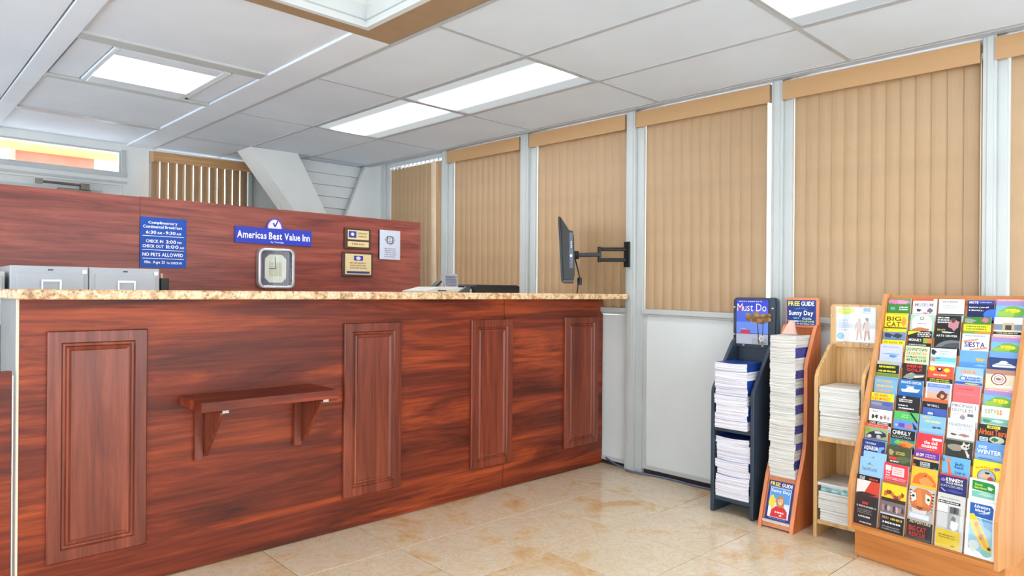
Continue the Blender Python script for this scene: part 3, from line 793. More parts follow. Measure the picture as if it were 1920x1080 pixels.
# ================================================================== ON THE PARTITION
def wallsign(name, x0, x1, z0, z1, th, bg_, draw, label, cat, edge=None, y=PY):
    w_, h_ = x1 - x0, z1 - z0
    mb_ = MB().box(0, w_, 0, th, 0, h_, 0, edge or bg_)
    pr = Pr(w_, h_, mb_); pr.r(0, 0, 1, 1, bg_); draw(pr)
    o = obj(name, mb_, M['print'], None, (0, 0, 0)); o.location = (x0, y - .0025 - th, z0)
    return tag(o, label, cat)
WHT = (250, 250, 250)
def d_hours(p):
    p.t('Complimentary', .17, .075, .80, .145, WHT); p.t('Continental Breakfast', .06, .155, .90, .215, WHT)
    p.t('6:30', .12, .265, .34, .33, WHT); p.t('AM', .36, .285, .46, .33, WHT); p.r(.49, .302, .515, .312, WHT); p.t('9:30', .54, .265, .76, .33, WHT); p.t('AM', .78, .285, .88, .33, WHT)
    p.r(.05, .365, .95, .375, WHT)
    p.t('CHECK IN', .12, .445, .49, .505, WHT); p.t('3:00', .55, .44, .77, .51, WHT); p.t('PM', .80, .465, .89, .51, WHT)
    p.t('CHECK OUT', .05, .545, .50, .605, WHT); p.t('11:00', .55, .54, .83, .61, WHT); p.t('AM', .85, .565, .95, .61, WHT)
    p.r(.05, .645, .95, .655, WHT)
    p.t('NO PETS ALLOWED', .05, .705, .93, .775, WHT)
    p.r(.05, .815, .95, .825, WHT)
    p.t('Min. Age 21', .09, .865, .52, .935, WHT); p.t('for CHECK-IN', .57, .875, .90, .925, WHT)
wallsign('hours_sign', 1.328, 1.624, 1.408, 1.752, .006, (8, 74, 176), d_hours, 'blue sign with white check in and breakfast times', 'sign')
def d_hotel(p):
    p.t('Americas Best Value Inn', .025, .25, .975, .70, WHT); p.t('by Vantage', .45, .80, .62, .94, WHT, 0)
o = wallsign('hotel_sign', 1.965, 2.575, 1.613, 1.735, .010, (46, 62, 184), d_hotel, 'long blue hotel name sign with a round emblem on top', 'sign')
dm = Pr(.13, .08, MB()); 
dm.p([(.5 + .5 * math.cos(PI * i / 14), 1 - math.sin(PI * i / 14)) for i in range(15)], (74, 74, 190))
dm.p([(.5 + .42 * math.cos(PI * i / 14), 1 - .86 * math.sin(PI * i / 14)) for i in range(15)], (228, 210, 236))
dm.p([(.5 + .36 * math.cos(PI * i / 14), 1 - .74 * math.sin(PI * i / 14)) for i in range(15)], (232, 226, 244))
dm.p([(.36, .52), (.45, .44), (.52, .66), (.66, .2), (.74, .2), (.56, .86), (.48, .86)], (58, 60, 150))
dm.mb.prism([(.065 + .064 * math.cos(PI * i / 12), .08 * math.sin(PI * i / 12)) for i in range(13)], lambda p, q, tt: (p, tt, q), .009, 0, 0, (74, 74, 190))
e_ = obj('emblem', dm.mb, M['print'], o, org=(0, 0, 0)); e_.location = (.24, .001, .1222)
e_['label'] = 'round emblem with a check mark'

def plaque(x0, x1, z0, z1, draw, label, plates):
    t = thing('plaque', label, 'plaque', ((x0 + x1) / 2, PY, z0))
    obj('board', MB().box(x0, x1, PY - .022, PY - .0025, z0, z1), M['plaquewood'], t, bevel=.004)
    for (xa, xb, za, zb, fn) in plates:
        w_, h_ = xb - xa, zb - za
        mb_ = MB().box(0, w_, 0, .002, 0, h_, 0, (214, 190, 140)); pr = Pr(w_, h_, mb_); pr.r(0, 0, 1, 1, (222, 200, 152)); fn(pr)
        q = obj('brass_plate', mb_, M['print'], t, org=(0, 0, 0)); q.location = (xa - t.location.x, -.0245, za - z0)
def dp1(p): p.r(.04, .12, .40, .82, (54, 62, 150)); p.e(.22, .45, .08, .18, (210, 210, 235)); p.g(.45, .15, .95, .8, (150, 126, 82), 2, 3)
def dp2(p): p.g(.18, .2, .8, .75, (150, 126, 82), 1, 4)
def dp3(p): p.r(.33, .08, .68, .32, (54, 62, 150)); p.e(.5, .2, .09, .09, (210, 210, 235)); p.g(.15, .38, .85, .74, (150, 126, 90), 3, 5); p.r(.06, .84, .94, .95, (54, 62, 130))
plaque(2.868, 3.118, 1.612, 1.787, None, 'upper walnut plaque with two brass plates on the partition', [(2.895, 3.095, 1.692, 1.770, dp1), (2.895, 3.095, 1.630, 1.675, dp2)])
plaque(2.850, 3.140, 1.380, 1.586, None, 'lower walnut plaque with one large brass plate', [(2.872, 3.120, 1.398, 1.570, dp3)])
def d_award(p):
    p.b(.5, .33, .24, .16, (160, 166, 178), 5, 8, .15); p.p([(.36, .2), (.66, .22), (.62, .46), (.34, .44)], (66, 70, 80)); p.p([(.40, .23), (.62, .245), (.58, .43), (.38, .42)], (216, 220, 232)); p.g(.42, .26, .58, .4, (90, 94, 104), 3, 8)
    p.g(.22, .60, .80, .94, (128, 132, 150), 5, 9)
wallsign('award_plaque', 3.203, 3.414, 1.537, 1.792, .022, (206, 210, 226), d_award, 'pale silver award plaque nearest the partition end', 'plaque', (40, 36, 46))

# clock
cx0, cx1, cz0, cz1 = 2.128, 2.418, 1.272, 1.580; cxm, czm = (cx0 + cx1) / 2, (cz0 + cz1) / 2
t = thing('wall_clock', 'silver rounded square clock on the partition below the hotel sign', 'clock', (cxm, PY, cz0))
def ring(o_, i_, y0, y1):
    n = len(o_); mb_ = MB()
    v = [(p[0], y0, p[1]) for p in o_] + [(p[0], y0, p[1]) for p in i_] + [(p[0], y1, p[1]) for p in o_] + [(p[0], y1, p[1]) for p in i_]
    f = []
    for k in range(n):
        k2 = (k + 1) % n
        f += [(k, k2, n + k2, n + k), (2 * n + k2, 2 * n + k, 3 * n + k, 3 * n + k2), (k2, k, 2 * n + k, 2 * n + k2), (n + k, n + k2, 3 * n + k2, 3 * n + k)]
    return mb_.grid(v, f)
obj('frame', ring(rrect(cx0, cx1, cz0, cz1, .045), rrect(cx0 + .022, cx1 - .022, cz0 + .022, cz1 - .022, .032), PY - .055, PY - .0025), M['silver'], t, bevel=.006, smooth=False)
obj('back_plate', MB().prism(rrect(cx0 + .02, cx1 - .02, cz0 + .02, cz1 - .02, .032), lambda p, q, tt: (p, tt, q), PY - .003, PY - .02), plain('clock_back_plum', (98, 88, 120), .3), t)
oc = .035
octo = [(cxm - .085 + oc, czm - .108), (cxm + .085 - oc, czm - .108), (cxm + .085, czm - .108 + oc), (cxm + .085, czm + .108 - oc), (cxm + .085 - oc, czm + .108), (cxm - .085 + oc, czm + .108), (cxm - .085, czm + .108 - oc), (cxm - .085, czm - .108 + oc)]
dl = obj('dial', MB().prism(octo, lambda p, q, tt: (p, tt, q), PY - .0201, PY - .026), plain('clock_dial_cream', (228, 226, 216), .4, var=.02), t)
sq = plain('dial_gilt', (206, 200, 184), .35, metal=.3)
obj('dial_square', MB().box(cxm - .05, cxm + .05, PY - .0275, PY - .0262, czm - .06, czm + .05), sq, dl, org=tuple(t.location))
obj('hour_hand', MB().box(cxm - .055, cxm + .004, PY - .031, PY - .029, czm - .003, czm + .003), M['black'], t)
obj('minute_hand', MB().prism([(cxm - .002, czm), (cxm + .003, czm), (cxm - .007, czm + .09), (cxm - .010, czm + .09)], lambda p, q, tt: (p, tt, q), PY - .0315, PY - .0335), M['black'], t)
obj('crystal', MB().prism(rrect(cx0 + .023, cx1 - .023, cz0 + .023, cz1 - .023, .03), lambda p, q, tt: (p, tt, q), PY - .044, PY - .047), M['glass'], t)
# ================================================================== FLOOR RACKS (local: x right, y towards the wall, z up)
R90 = -PI / 2
def side_panel(prof, x0, x1):
    return MB().prism(prof, lambda p, q, tt: (tt, p, q), x0, x1)
def lp(name, mb_, mat, parent, **k): return obj(name, mb_, mat, parent, org=(0, 0, 0), **k)
def print_part(name, w_, h_, th, bg_, draw, parent, loc, rotx=0, edge=None):
    mb_ = MB().box(0, w_, 0, th, 0, h_, 0, edge or bg_); pr = Pr(w_, h_, mb_); pr.r(0, 0, 1, 1, bg_); draw(pr)
    o = obj(name, mb_, M['print'], parent, org=(0, 0, 0)); o.location = loc; o.rotation_euler = (rotx, 0, 0)
    return o
def stack(label, rack_loc, x0, x1, y0, y1, z0, heights, mats, group, seed, sag=0.0, jitter=.006):
    """magazines in uneven bundles; every bundle is a part; mats(i) -> (front, side)"""
    rnd = random.Random(seed); th = R90
    cx, cy = (x0 + x1) / 2, (y0 + y1) / 2
    wx = rack_loc[0] + cy; wy = rack_loc[1] - cx
    t = thing('magazine_stack', label, 'magazines', (wx, wy, z0), th, group)
    z = 0.0005
    for i, hh in enumerate(heights):
        dx, dy = rnd.uniform(-jitter, jitter), rnd.uniform(-jitter, jitter)
        a0, a1, b0, b1 = x0 - cx + dx, x1 - cx + dx, y0 - cy + dy, y1 - cy + dy
        n = 6; mb_ = MB(); v = []
        lay = max(3, int(hh / .006))
        for L in range(lay + 1):
            f = L / lay; ex = rnd.uniform(-.0015, .0015)
            for k in range(n + 1):
                u = k / n
                dip = -sag * 4 * u * (1 - u) * (1 if i else f)
                edge = .003 * (4 * u * (1 - u))
                v.append((a0 + (a1 - a0) * u + ex, b0 + ex - edge, z + hh * f * .985 + dip))
            for k in range(n, -1, -1):
                u = k / n; dip = -sag * 4 * u * (1 - u) * (1 if i else f)
                v.append((a0 + (a1 - a0) * u + ex, b1 + ex, z + hh * f * .985 + dip))
        R = 2 * (n + 1)
        fr, sd, tp = mats(i); F1 = []; F2 = []; F3 = []
        for L in range(lay):
            for k in range(R):
                q = (L * R + k, L * R + (k + 1) % R, (L + 1) * R + (k + 1) % R, (L + 1) * R + k)
                (F2 if k in (n, R - 1) else F1).append(q)
        for k in range(n):
            F3.append((lay * R + k, lay * R + k + 1, lay * R + R - 2 - k, lay * R + R - 1 - k))
            F3.append((R - 1 - k, R - 2 - k, k + 1, k))
        nb = len(mb_.v); mb_.grid(v, F1, 0)
        for F, mi in ((F2, 1), (F3, 2)):
            for q in F: mb_.f.append(q); mb_.m.append(mi); mb_.c.append(None)
        lp('bundle', mb_, [fr, sd, tp], t)
        z += hh
    return t

# ---- navy rack
L1 = (3.55, 2.08, 0)
t = thing('magazine_rack', 'dark navy magazine floor rack with a palm tree poster on top', 'rack', L1, R90)
W1 = .265
pf = [(0, 0), (.29, 0), (.29, .985), (.24, .985), (.215, .965), (.03, .745), (.006, .715), (0, .69)]
for xa in (0, W1 - .022): lp('side_panel', side_panel(pf, xa, xa + .022), M['navy'], t, bevel=.004)
lp('back_panel', MB().box(.022, W1 - .022, .275, .289, .06, .985), M['navy'], t)
for za in (.072, .468): lp('shelf', MB().box(.022, W1 - .022, .008, .275, za, za + .022), M['navy'], t, bevel=.002)
lp('toe_board', MB().box(.022, W1 - .022, .20, .215, 0, .072), M['navy'], t)
hd = lp('header', MB().prism(rrect(.0, W1 - .004, .94, 1.236, .026), lambda p, q, tt: (p, tt, q), .262, .252), M['navy'], t, bevel=.002)
lp('header_back', MB().prism(rrect(.012, W1 + .012, .94, 1.236, .026), lambda p, q, tt: (p, tt, q), .274, .264), M['navy'], t, bevel=.002)
def d_palm(p):
    p.r(0, 0, 1, .22, (50, 72, 214)); p.r(0, .22, 1, .5, (76, 108, 230)); p.r(0, .5, 1, .76, (112, 152, 242))
    p.r(0, .755, 1, .77, (28, 54, 168)); p.r(0, .77, 1, 1, (204, 208, 222)); p.r(.5, .86, .98, 1, (190, 192, 206))
    p.p([(.635, .38), (.665, .38), (.70, .62), (.745, .99), (.70, .99), (.67, .62)], (84, 62, 48)); p.p([(.84, .44), (.865, .44), (.85, .7), (.84, .99), (.81, .99), (.83, .7)], (62, 50, 52))
    rnd = random.Random(4)
    for cx, cy, sx in ((.60, .36, .27), (.84, .38, .22)):
        for k in range(26):
            a = rnd.uniform(0, 2 * PI); rr = rnd.uniform(.2, 1)
            p.b(cx + sx * rr * math.cos(a), cy + .10 * rr * math.sin(a) + .02, .085, .045, rnd.choice(((140, 96, 44), (116, 84, 42), (168, 120, 60), (84, 66, 36), (190, 140, 74))), k, 7)
    p.g(.04, .02, .93, .055, (214, 222, 244), 1, 2)
    p.t('Must Do', .04, .085, .96, .255, (246, 248, 252), 0)
    p.p([(.04, .15), (.13, .20), (.24, .06), (.14, .26)], (196, 58, 78))
    p.r(.16, .68, .45, .765, (206, 56, 104)); p.g(.18, .69, .43, .76, (230, 60, 60), 2, 6); p.g(.17, .645, .32, .67, (226, 228, 240), 1, 3)
    p.e(.81, .86, .085, .07, (226, 226, 226)); p.e(.82, .86, .045, .04, (190, 192, 198)); p.r(.7, .95, .95, .975, (150, 146, 90))
print_part('poster', .198, .262, .003, (62, 92, 216), d_palm, hd, (.022, .2485, .960))
lp('poster_cover', MB().box(.016, .226, .2425, .2445, .953, 1.230), M['acrylic'], hd)
for (sx, sz) in ((.010, 1.178), (.248, 1.174), (.010, 1.015), (.248, 1.010), (.07, .953), (.19, .953)):
    lp('screw', MB().tube([(sx, .252, sz), (sx, .2405, sz)], .0045, 8), M['offwhite'], hd)
G1 = 'stacks of magazines in the floor racks'
cool = lambda i: (M['stack_cool'], M['stack_navy'] if i % 3 else M['stack_cool'], M['stack_navy'])
hs = lambda tot, n, sd: (lambda ws: [tot * x / sum(ws) for x in ws])([random.Random(sd + k).uniform(.7, 1.3) for k in range(n)])
stack('lower stack of white magazines in the navy rack', L1, .030, W1 - .030, .012, .235, .0942, hs(.345, 8, 1), cool, G1, 3, .006)
stack('upper stack of white magazines with blue covers in the navy rack', L1, .030, W1 - .038, -.004, .215, .4902, hs(.375, 8, 20), cool, G1, 9, .004)

# ---- orange rack
L2 = (3.505, 1.766, 0); W2 = .192
t = thing('magazine_rack', 'narrow orange wood rack with yellow and white lettered blue signs', 'rack', L2, R90)
cur = [(0, 0), (.012, .05), (.085, .27), (.118, .335), (.145, .40), (.160, .47), (.165, .55), (.165, .86), (.178, .90), (.262, 1.045), (.290, 1.085), (.34, 1.095), (.34, 0)]
for xa in (0, W2 - .019): lp('side_panel', side_panel(cur[::-1], xa, xa + .019), [M['cherry']], t, bevel=.003)
eb = lambda xa: MB().grid([(xx, p - .0008, q) for p, q in cur[:-2] for xx in (xa, xa + .019)], [(2 * i, 2 * i + 1, 2 * i + 3, 2 * i + 2) for i in range(len(cur) - 3)])
for xa in (0, W2 - .019): lp('edge_band', eb(xa), M['cherry_edge'], t)
lp('back_panel', MB().box(.019, W2 - .019, .325, .34, .0, 1.095), M['cherry'], t)
fpm = MB().grid([(.019, .012, .01), (W2 - .019, .012, .01), (W2 - .019, .094, .268), (.019, .094, .268), (.019, .026, .006), (W2 - .019, .026, .006), (W2 - .019, .106, .262), (.019, .106, .262)],
                [(0, 1, 2, 3), (7, 6, 5, 4), (0, 4, 5, 1), (1, 5, 6, 2), (2, 6, 7, 3), (3, 7, 4, 0)])
fp = lp('front_panel', fpm, M['cherry_edge'], t)
lp('shelf', MB().box(.019, W2 - .019, .095, .325, .250, .268), M['cherry'], t)
def d_sunny(p):
    p.t('FREE', .05, .05, .45, .23, (246, 236, 60)); p.t('GUIDE', .50, .05, .95, .23, WHT)
    for k in range(9):
        a = math.radians(150 - k * 15)
        p.p([(.5 + .20 * math.cos(a) - .008, .46 - .12 * math.sin(a)), (.5 + .20 * math.cos(a) + .012, .46 - .12 * math.sin(a)), (.5 + .30 * math.cos(a), .46 - .19 * math.sin(a))], (150, 214, 200))
    p.t('Sunny Day', .07, .42, .92, .66, WHT); p.t('Guide', .54, .69, .86, .78, (196, 230, 220)); p.g(.22, .68, .46, .77, (120, 200, 190), 1, 2)
    p.t('VALUABLE', .03, .81, .42, .89, WHT); p.t('COUPONS', .45, .81, .96, .89, (206, 232, 96)); p.g(.03, .92, .97, .98, (220, 226, 244), 1, 4)
hd = lp('header', MB().prism(rrect(.004, W2 - .002, 1.070, 1.238, .014), lambda p, q, tt: (p, tt, q), .324, .308), M['cherry_edge'], t, bevel=.003)
print_part('sign', .162, .140, .003, (20, 50, 132), d_sunny, hd, (.013, .3045, 1.084))
def d_sunny2(p):
    p.t('FREE', .06, .035, .46, .13, (246, 236, 60)); p.t('GUIDE', .52, .035, .96, .13, WHT)
    p.r(.10, .17, .93, .93, WHT); p.r(.115, .18, .915, .92, (88, 150, 220)); p.r(.115, .55, .915, .92, (206, 222, 240)); p.r(.115, .7, .4, .92, (226, 230, 236))
    p.b(.24, .55, .13, .16, (232, 206, 60), 3); p.b(.55, .52, .17, .17, (176, 128, 76), 5, 14, .12)
    p.b(.55, .50, .105, .105, (232, 178, 146), 6, 14, .05); p.p([(.44, .44), (.52, .38), (.62, .38), (.68, .46), (.60, .43), (.5, .46)], (184, 136, 80))
    p.e(.52, .49, .012, .01, (60, 40, 34)); p.e(.59, .49, .012, .01, (60, 40, 34)); p.p([(.52, .55), (.60, .55), (.56, .57)], (250, 250, 250))
    p.p([(.20, .92), (.24, .74), (.40, .64), (.55, .66), (.72, .64), (.86, .74), (.88, .92)], (212, 44, 46)); p.g(.38, .76, .74, .82, WHT, 1, 4); p.b(.62, .86, .06, .03, (236, 200, 180), 8)
    p.t('Sunny Day', .14, .215, .90, .31, WHT); p.r(.08, .15, .95, .158, (180, 190, 230)); p.g(.15, .945, .9, .975, (120, 140, 210), 1, 5)
lean = -math.atan2(.082, .258)
print_part('poster', .136, .205, .003, (30, 48, 124), d_sunny2, fp, (.028, .0185, .048), lean)
lp('poster_lip', MB().box(.022, W2 - .022, .008, .018, .034, .046), M['offwhite'], fp)
warm = lambda i: (M['stack_warm'], M['stack_blue'] if i % 2 else M['stack_grey'], M['stack_grey'])
stack('tall stack of grey white guides in the orange rack', L2, .026, W2 - .026, .075, .305, .2684, hs(.765, 15, 40), warm, G1, 5, .005, .004)
cn = MB()
for k in range(10):
    a0, a1 = PI * k / 10, PI * (k + 1) / 10
    for y_, s in ((.0, 1), (.004, -1)):
        q = [(.045 * math.cos(a0), y_ + .02 * math.sin(a0), 0), (.045 * math.cos(a1), y_ + .02 * math.sin(a1), 0), (.012 * math.cos(a1), y_ + .03, .075), (.012 * math.cos(a0), y_ + .03, .075)]
        cn.face(q[::s])
o = single('folded_leaflet', cn, plain('peach_paper', (232, 186, 168), .6), (0, 0, 0), 'peach folded leaflet standing on the tall grey stack', 'leaflet', rot=(0, 0, R90))
o.location = (3.505 + .20, 1.766 - .075, 1.035)

# ---- oak rack
L3 = (3.57, 1.497, 0); W3 = .248
t = thing('magazine_rack', 'light oak magazine rack with a beach couple poster', 'rack', L3, R90)
pf = [(0, 0), (.262, 0), (.262, .992), (.19, .992), (.165, .98), (.02, .86), (.004, .83), (0, .80)]
for xa in (0, W3 - .019): lp('side_panel', side_panel(pf, xa, xa + .019), M['oak'], t, bevel=.003)
lp('back_panel', MB().box(.019, W3 - .019, .248, .262, .05, .992), M['oak'], t)
for za in (.072, .500): lp('shelf', MB().box(.019, W3 - .019, .006, .248, za, za + .02), M['oak'], t, bevel=.002)
hd = lp('header', MB().prism(rrect(-.012, W3 + .0, .975, 1.205, .02), lambda p, q, tt: (p, tt, q), .247, .232), M['oak'], t, bevel=.003)
def d_beach(p):
    p.r(0, .0, 1, .48, (226, 232, 238)); p.r(0, .48, 1, .62, (206, 216, 228)); p.r(0, .6, 1, 1, (240, 238, 238))
    p.b(.25, .11, .25, .11, (220, 228, 120), 4, 12, .12); p.g(.04, .02, .46, .20, (202, 214, 92), 2, 3); p.r(.70, .02, .88, .12, (136, 178, 202)); p.g(.67, .14, .92, .18, (160, 186, 206), 1, 5)
    p.g(.05, .35, .32, .70, (180, 196, 226), 5, 6); p.e(.11, .84, .09, .10, (112, 184, 212)); p.e(.11, .84, .07, .08, (136, 200, 222))
    for cx, cl, sk in ((.60, (214, 186, 176), (206, 166, 148)), (.80, (222, 194, 184), (176, 130, 112))):
        p.e(cx, .36, .035, .045, sk); p.p([(cx - .05, .41), (cx + .05, .41), (cx + .06, .68), (cx - .07, .68)], cl)
        p.p([(cx - .06, .68), (cx - .01, .68), (cx - .05, .95), (cx - .08, .95)], sk); p.p([(cx + .0, .68), (cx + .05, .68), (cx + .07, .92), (cx + .04, .92)], sk)
        p.p([(cx - .05, .42), (cx - .08, .44), (cx - .12, .66), (cx - .10, .67)], sk)
    p.b(.79, .325, .035, .025, (120, 84, 62), 3)
print_part('poster', .196, .184, .003, (236, 238, 242), d_beach, hd, (.022, .2285, 1.006))
lp('poster_cover', MB().box(.018, .222, .2225, .2245, 1.0, 1.196), M['acrylic'], hd)
for (sx, sz) in ((-.002, 1.142), (.241, 1.138), (.065, .996), (.18, .996)): lp('screw', MB().tube([(sx, .232, sz), (sx, .2215, sz)], .0045, 8), M['offwhite'], hd)
grey = lambda i: (M['stack_grey'], M['stack_grey'], M['stack_warm'])
stack('upper stack of grey magazines in the light oak rack', L3, .027, W3 - .027, .010, .225, .5204, hs(.262, 6, 60), grey, G1, 12, .0, .006)
mix = lambda i: (M['stack_grey'], M['stack_grey'], M['stack_mix']) if i < 3 else (M['stack_mix'] if i < 5 else M['stack_grey'], M['stack_mix'], M['stack_grey'])
stack('lower untidy stack of magazines with bluish covers in the oak rack', L3, .027, W3 - .027, .012, .222, .0924, [.06, .05, .04, .016, .014, .016], mix, G1, 15, .0, .009)

# ================================================================== BROCHURE DISPLAY
A9 = math.radians(9); RB = -(PI / 2 + A9)
RL = (3.40, 1.262, 0)
wv = Vector((-math.sin(A9), -math.cos(A9), 0)); bv_ = Vector((math.cos(A9), -math.sin(A9), 0))
def rk(x, y, z): return Vector(RL) + wv * x + bv_ * y + Vector((0, 0, z))
RW = .625
t = thing('brochure_rack', 'honey wood tiered brochure display rack full of leaflets', 'rack', RL, RB)
pf = [(0, .145), (.36, .145), (.36, 1.262), (.315, 1.262), (0, .345)]
for xa in (0, RW - .018): lp('side_panel', side_panel(pf, xa, xa + .018), M['rackside'], t, bevel=.002)
lp('plinth', MB().box(.0, RW, .065, .36, 0.002, .145), M['rackwood'], t, bevel=.002)
lp('back_panel', MB().box(.018, RW - .018, .345, .36, .15, 1.255), M['rackwood'], t)
lp('bottom_board', MB().box(.018, RW - .018, .0, .345, .146, .168), M['rackwood'], t, bevel=.002)
LEAN = math.radians(8); BH = .229; DZ = .0755
def tier(r):
    zt = 1.232 - DZ * r
    d = .024 + .300 * (zt - .35) / .89
    if r == 11: d += .003
    return zt, d, zt - BH * math.cos(LEAN), d - BH * math.sin(LEAN)
for r in range(12):
    zt, d, zb, db = tier(r)
    o = lp('tier_board', MB().box(.0185, RW - .0185, .0, .004, .004, BH - .024), M['rackwood'], t); o.location = (0, db + .0125, zb); o.rotation_euler = (-LEAN, 0, 0)
    o = lp('tier_ledge', MB().box(.0185, RW - .0185, -.002, .0120, -.006, -.001), M['rackwood'], t); o.location = (0, db, zb)
CW = (RW - .036) / 5
for k in range(5):
    zt, d, zb, db = tier(11)
    o = lp('acrylic_pocket', MB().box(.018 + CW * k + .004, .018 + CW * (k + 1) - .004, -.006, -.004, .001, .150), M['acrylic'], t); o.location = (0, db - .001, zb); o.rotation_euler = (-LEAN, 0, 0)

def c_map(p):
    p.r(0, 0, 1, .12, (240, 140, 140)); p.r(0, .12, 1, .38, (150, 140, 200)); p.r(0, .38, 1, .62, (120, 180, 220)); p.b(.7, .75, .5, .3, (110, 170, 70), 3); p.b(.35, .85, .3, .2, (150, 190, 80), 5)
    p.b(.6, .66, .28, .13, (236, 226, 60), 7, 14, .3); p.t('MAP', .42, .58, .76, .8, (196, 190, 30)); p.g(.08, .02, .9, .1, (250, 220, 214), 1, 4)
def c11(p): p.r(0, .35, 1, 1, (62, 128, 58)); p.b(.3, .2, .28, .14, (232, 120, 172), 1); p.b(.65, .22, .26, .14, (240, 150, 190), 2); p.r(.12, .55, .32, .75, (120, 170, 140)); p.g(.5, .5, .94, .78, WHT, 2, 3)
def c12(p): p.r(0, 0, .86, .12, (226, 84, 74)); p.t('MUSEUM', .08, .26, .86, .48, (124, 118, 160)); p.b(.27, .72, .1, .1, (60, 56, 66), 2); p.b(.75, .74, .12, .14, (110, 104, 122), 3); p.b(.55, .9, .12, .06, (236, 130, 170), 4); p.g(.05, .9, .95, .97, (90, 86, 96), 1, 4)
def c13(p): p.g(.1, .08, .85, .24, (120, 122, 130), 1, 2); p.g(.16, .34, .78, .6, (170, 172, 180), 2, 4); p.r(0, .9, 1, 1, (70, 84, 62))
def c14(p): p.r(0, 0, 1, .22, (40, 66, 166)); p.t('MOTE', .06, .05, .40, .18, WHT); p.g(.46, .06, .92, .16, (170, 190, 236), 1, 3); p.r(0, .22, 1, 1, (24, 32, 84)); p.e(.95, .85, .34, .34, (62, 110, 206)); p.t('Immerse yourself', .06, .36, .80, .48, WHT); p.t('in discovery...', .06, .53, .62, .66, WHT)
def c21(p): p.r(0, 0, 1, .12, (226, 196, 20)); p.t('BIG', .08, .22, .72, .52, (96, 70, 22)); p.t('CAT', .08, .58, .72, .90, (96, 70, 22)); p.b(.86, .55, .1, .3, (226, 150, 60), 3); p.r(0, .93, 1, 1, (70, 54, 20))
def c22(p): p.p([(.08, 1), (.08, .34), (.2, .12), (.5, .03), (.8, .12), (.9, .34), (.9, 1)], (236, 240, 236)); p.e(.48, .24, .09, .12, (70, 110, 90)); p.e(.48, .24, .055, .075, (230, 236, 230)); p.g(.3, .52, .7, .62, (110, 110, 100), 1, 2); p.b(.5, .95, .35, .12, (190, 120, 70), 3)
def c23(p): p.g(.04, .06, .6, .5, WHT, 3, 2); p.b(.74, .55, .2, .34, (190, 130, 140), 3); p.b(.7, .3, .1, .14, (90, 60, 56), 4); p.t('BRAVO', .08, .84, .4, .95, (226, 206, 60))
def c24(p): p.r(0, 0, 1, .42, (66, 128, 48)); p.b(.22, .24, .2, .16, (150, 150, 140), 2); p.b(.8, .18, .12, .14, (214, 110, 130), 3); p.r(0, .46, 1, .84, (238, 228, 40)); p.g(.08, .5, .9, .8, (70, 110, 30), 2, 4); p.b(.7, .92, .3, .06, (236, 150, 50), 5)
def c25(p): p.r(0, 0, 1, .4, (222, 230, 240)); p.r(0, .4, 1, .74, (122, 140, 160)); p.p([(.3, .72), (.32, .3), (.7, .3), (.72, .72)], (196, 176, 146)); p.r(.4, .45, .62, .72, (70, 62, 54)); p.r(0, .74, 1, .82, (214, 210, 200)); p.r(0, .84, 1, 1, (26, 24, 24)); p.g(.1, .86, .9, .97, (220, 180, 90), 1, 3)
def c31(p): p.r(0, .16, 1, .7, (112, 136, 176)); p.b(.25, .4, .18, .16, (52, 58, 76), 2); p.b(.68, .42, .2, .15, (62, 60, 74), 3); p.t('>>', .03, .02, .2, .13, (60, 54, 10)); p.r(0, .74, 1, 1, (240, 218, 30)); p.t('>>', .08, .79, .24, .93, (30, 30, 20)); p.t('RATES', .32, .81, .66, .92, (30, 30, 20)); p.t('<<', .74, .79, .9, .93, (30, 30, 20)); p.g(.08, .6, .9, .7, (60, 110, 190), 1, 5)
def c32(p): p.p([(0, .05), (.55, 0), (0, .3)], (226, 214, 40)); p.g(.4, .05, .98, .38, WHT, 3, 2); p.t("MICHAEL'S", .05, .5, .58, .66, WHT); p.r(.66, .45, .98, .76, (226, 130, 50)); p.r(.66, .45, .8, .76, (130, 180, 60)); p.g(.05, .82, .8, .96, (200, 200, 200), 1, 4)
def c33(p): p.b(.5, .08, .24, .05, (210, 214, 210), 2); p.t('ARTS CENTER', .06, .24, .9, .36, (226, 228, 230)); p.p([(.06, 1), (.18, .8), (.4, .62), (.65, .55), (.95, .56), (1, .58), (1, 1)], (112, 116, 122)); p.p([(.3, 1), (.45, .82), (.7, .72), (1, .7), (1, 1)], (74, 78, 84))
def c34(p): p.g(.06, .06, .94, .2, (120, 150, 210), 1, 2); p.p([(.06, .42), (.6, .28), (.6, .38), (.06, .54)], (240, 150, 110)); p.p([(.3, .92), (.95, .74), (.95, .86), (.3, 1)], (240, 150, 110)); p.t('SIESTA', .1, .5, .86, .8, (52, 44, 130))
def c41(p): p.g(.1, .1, .9, .24, (150, 150, 210), 1, 2); p.b(.55, .62, .4, .05, (120, 170, 220), 3); p.b(.6, .76, .2, .08, (90, 140, 200), 4); p.g(.1, .86, .9, .96, (170, 180, 226), 1, 3)
def c42(p): p.t('DOWNTOWN', .05, .12, .9, .32, (30, 60, 70)); 
def c42b(p):
    c42(p)
    for k, ch in enumerate('BRADENTON'): p.t(ch, .05 + k * .096, .38, .05 + k * .096 + .075, .56, ((220, 150, 60), (60, 140, 170), (120, 160, 60), (200, 90, 80))[k % 4])
    p.t('SO MUCH TO DO!', .06, .63, .88, .76, (30, 60, 70)); p.t('ARTS VILLAGE', .06, .81, .9, .97, (30, 60, 70))
def c43(p): p.r(0, 0, 1, .06, (60, 60, 64)); p.b(.12, .3, .1, .18, (40, 44, 60), 2); p.g(.3, .16, .8, .45, (150, 190, 206), 2, 3); p.r(0, .58, 1, 1, (112, 196, 214)); p.b(.3, .66, .12, .04, (40, 150, 190), 4); p.r(0, .85, 1, 1, (166, 216, 222)); p.b(.12, .75, .08, .12, (200, 130, 110), 5)
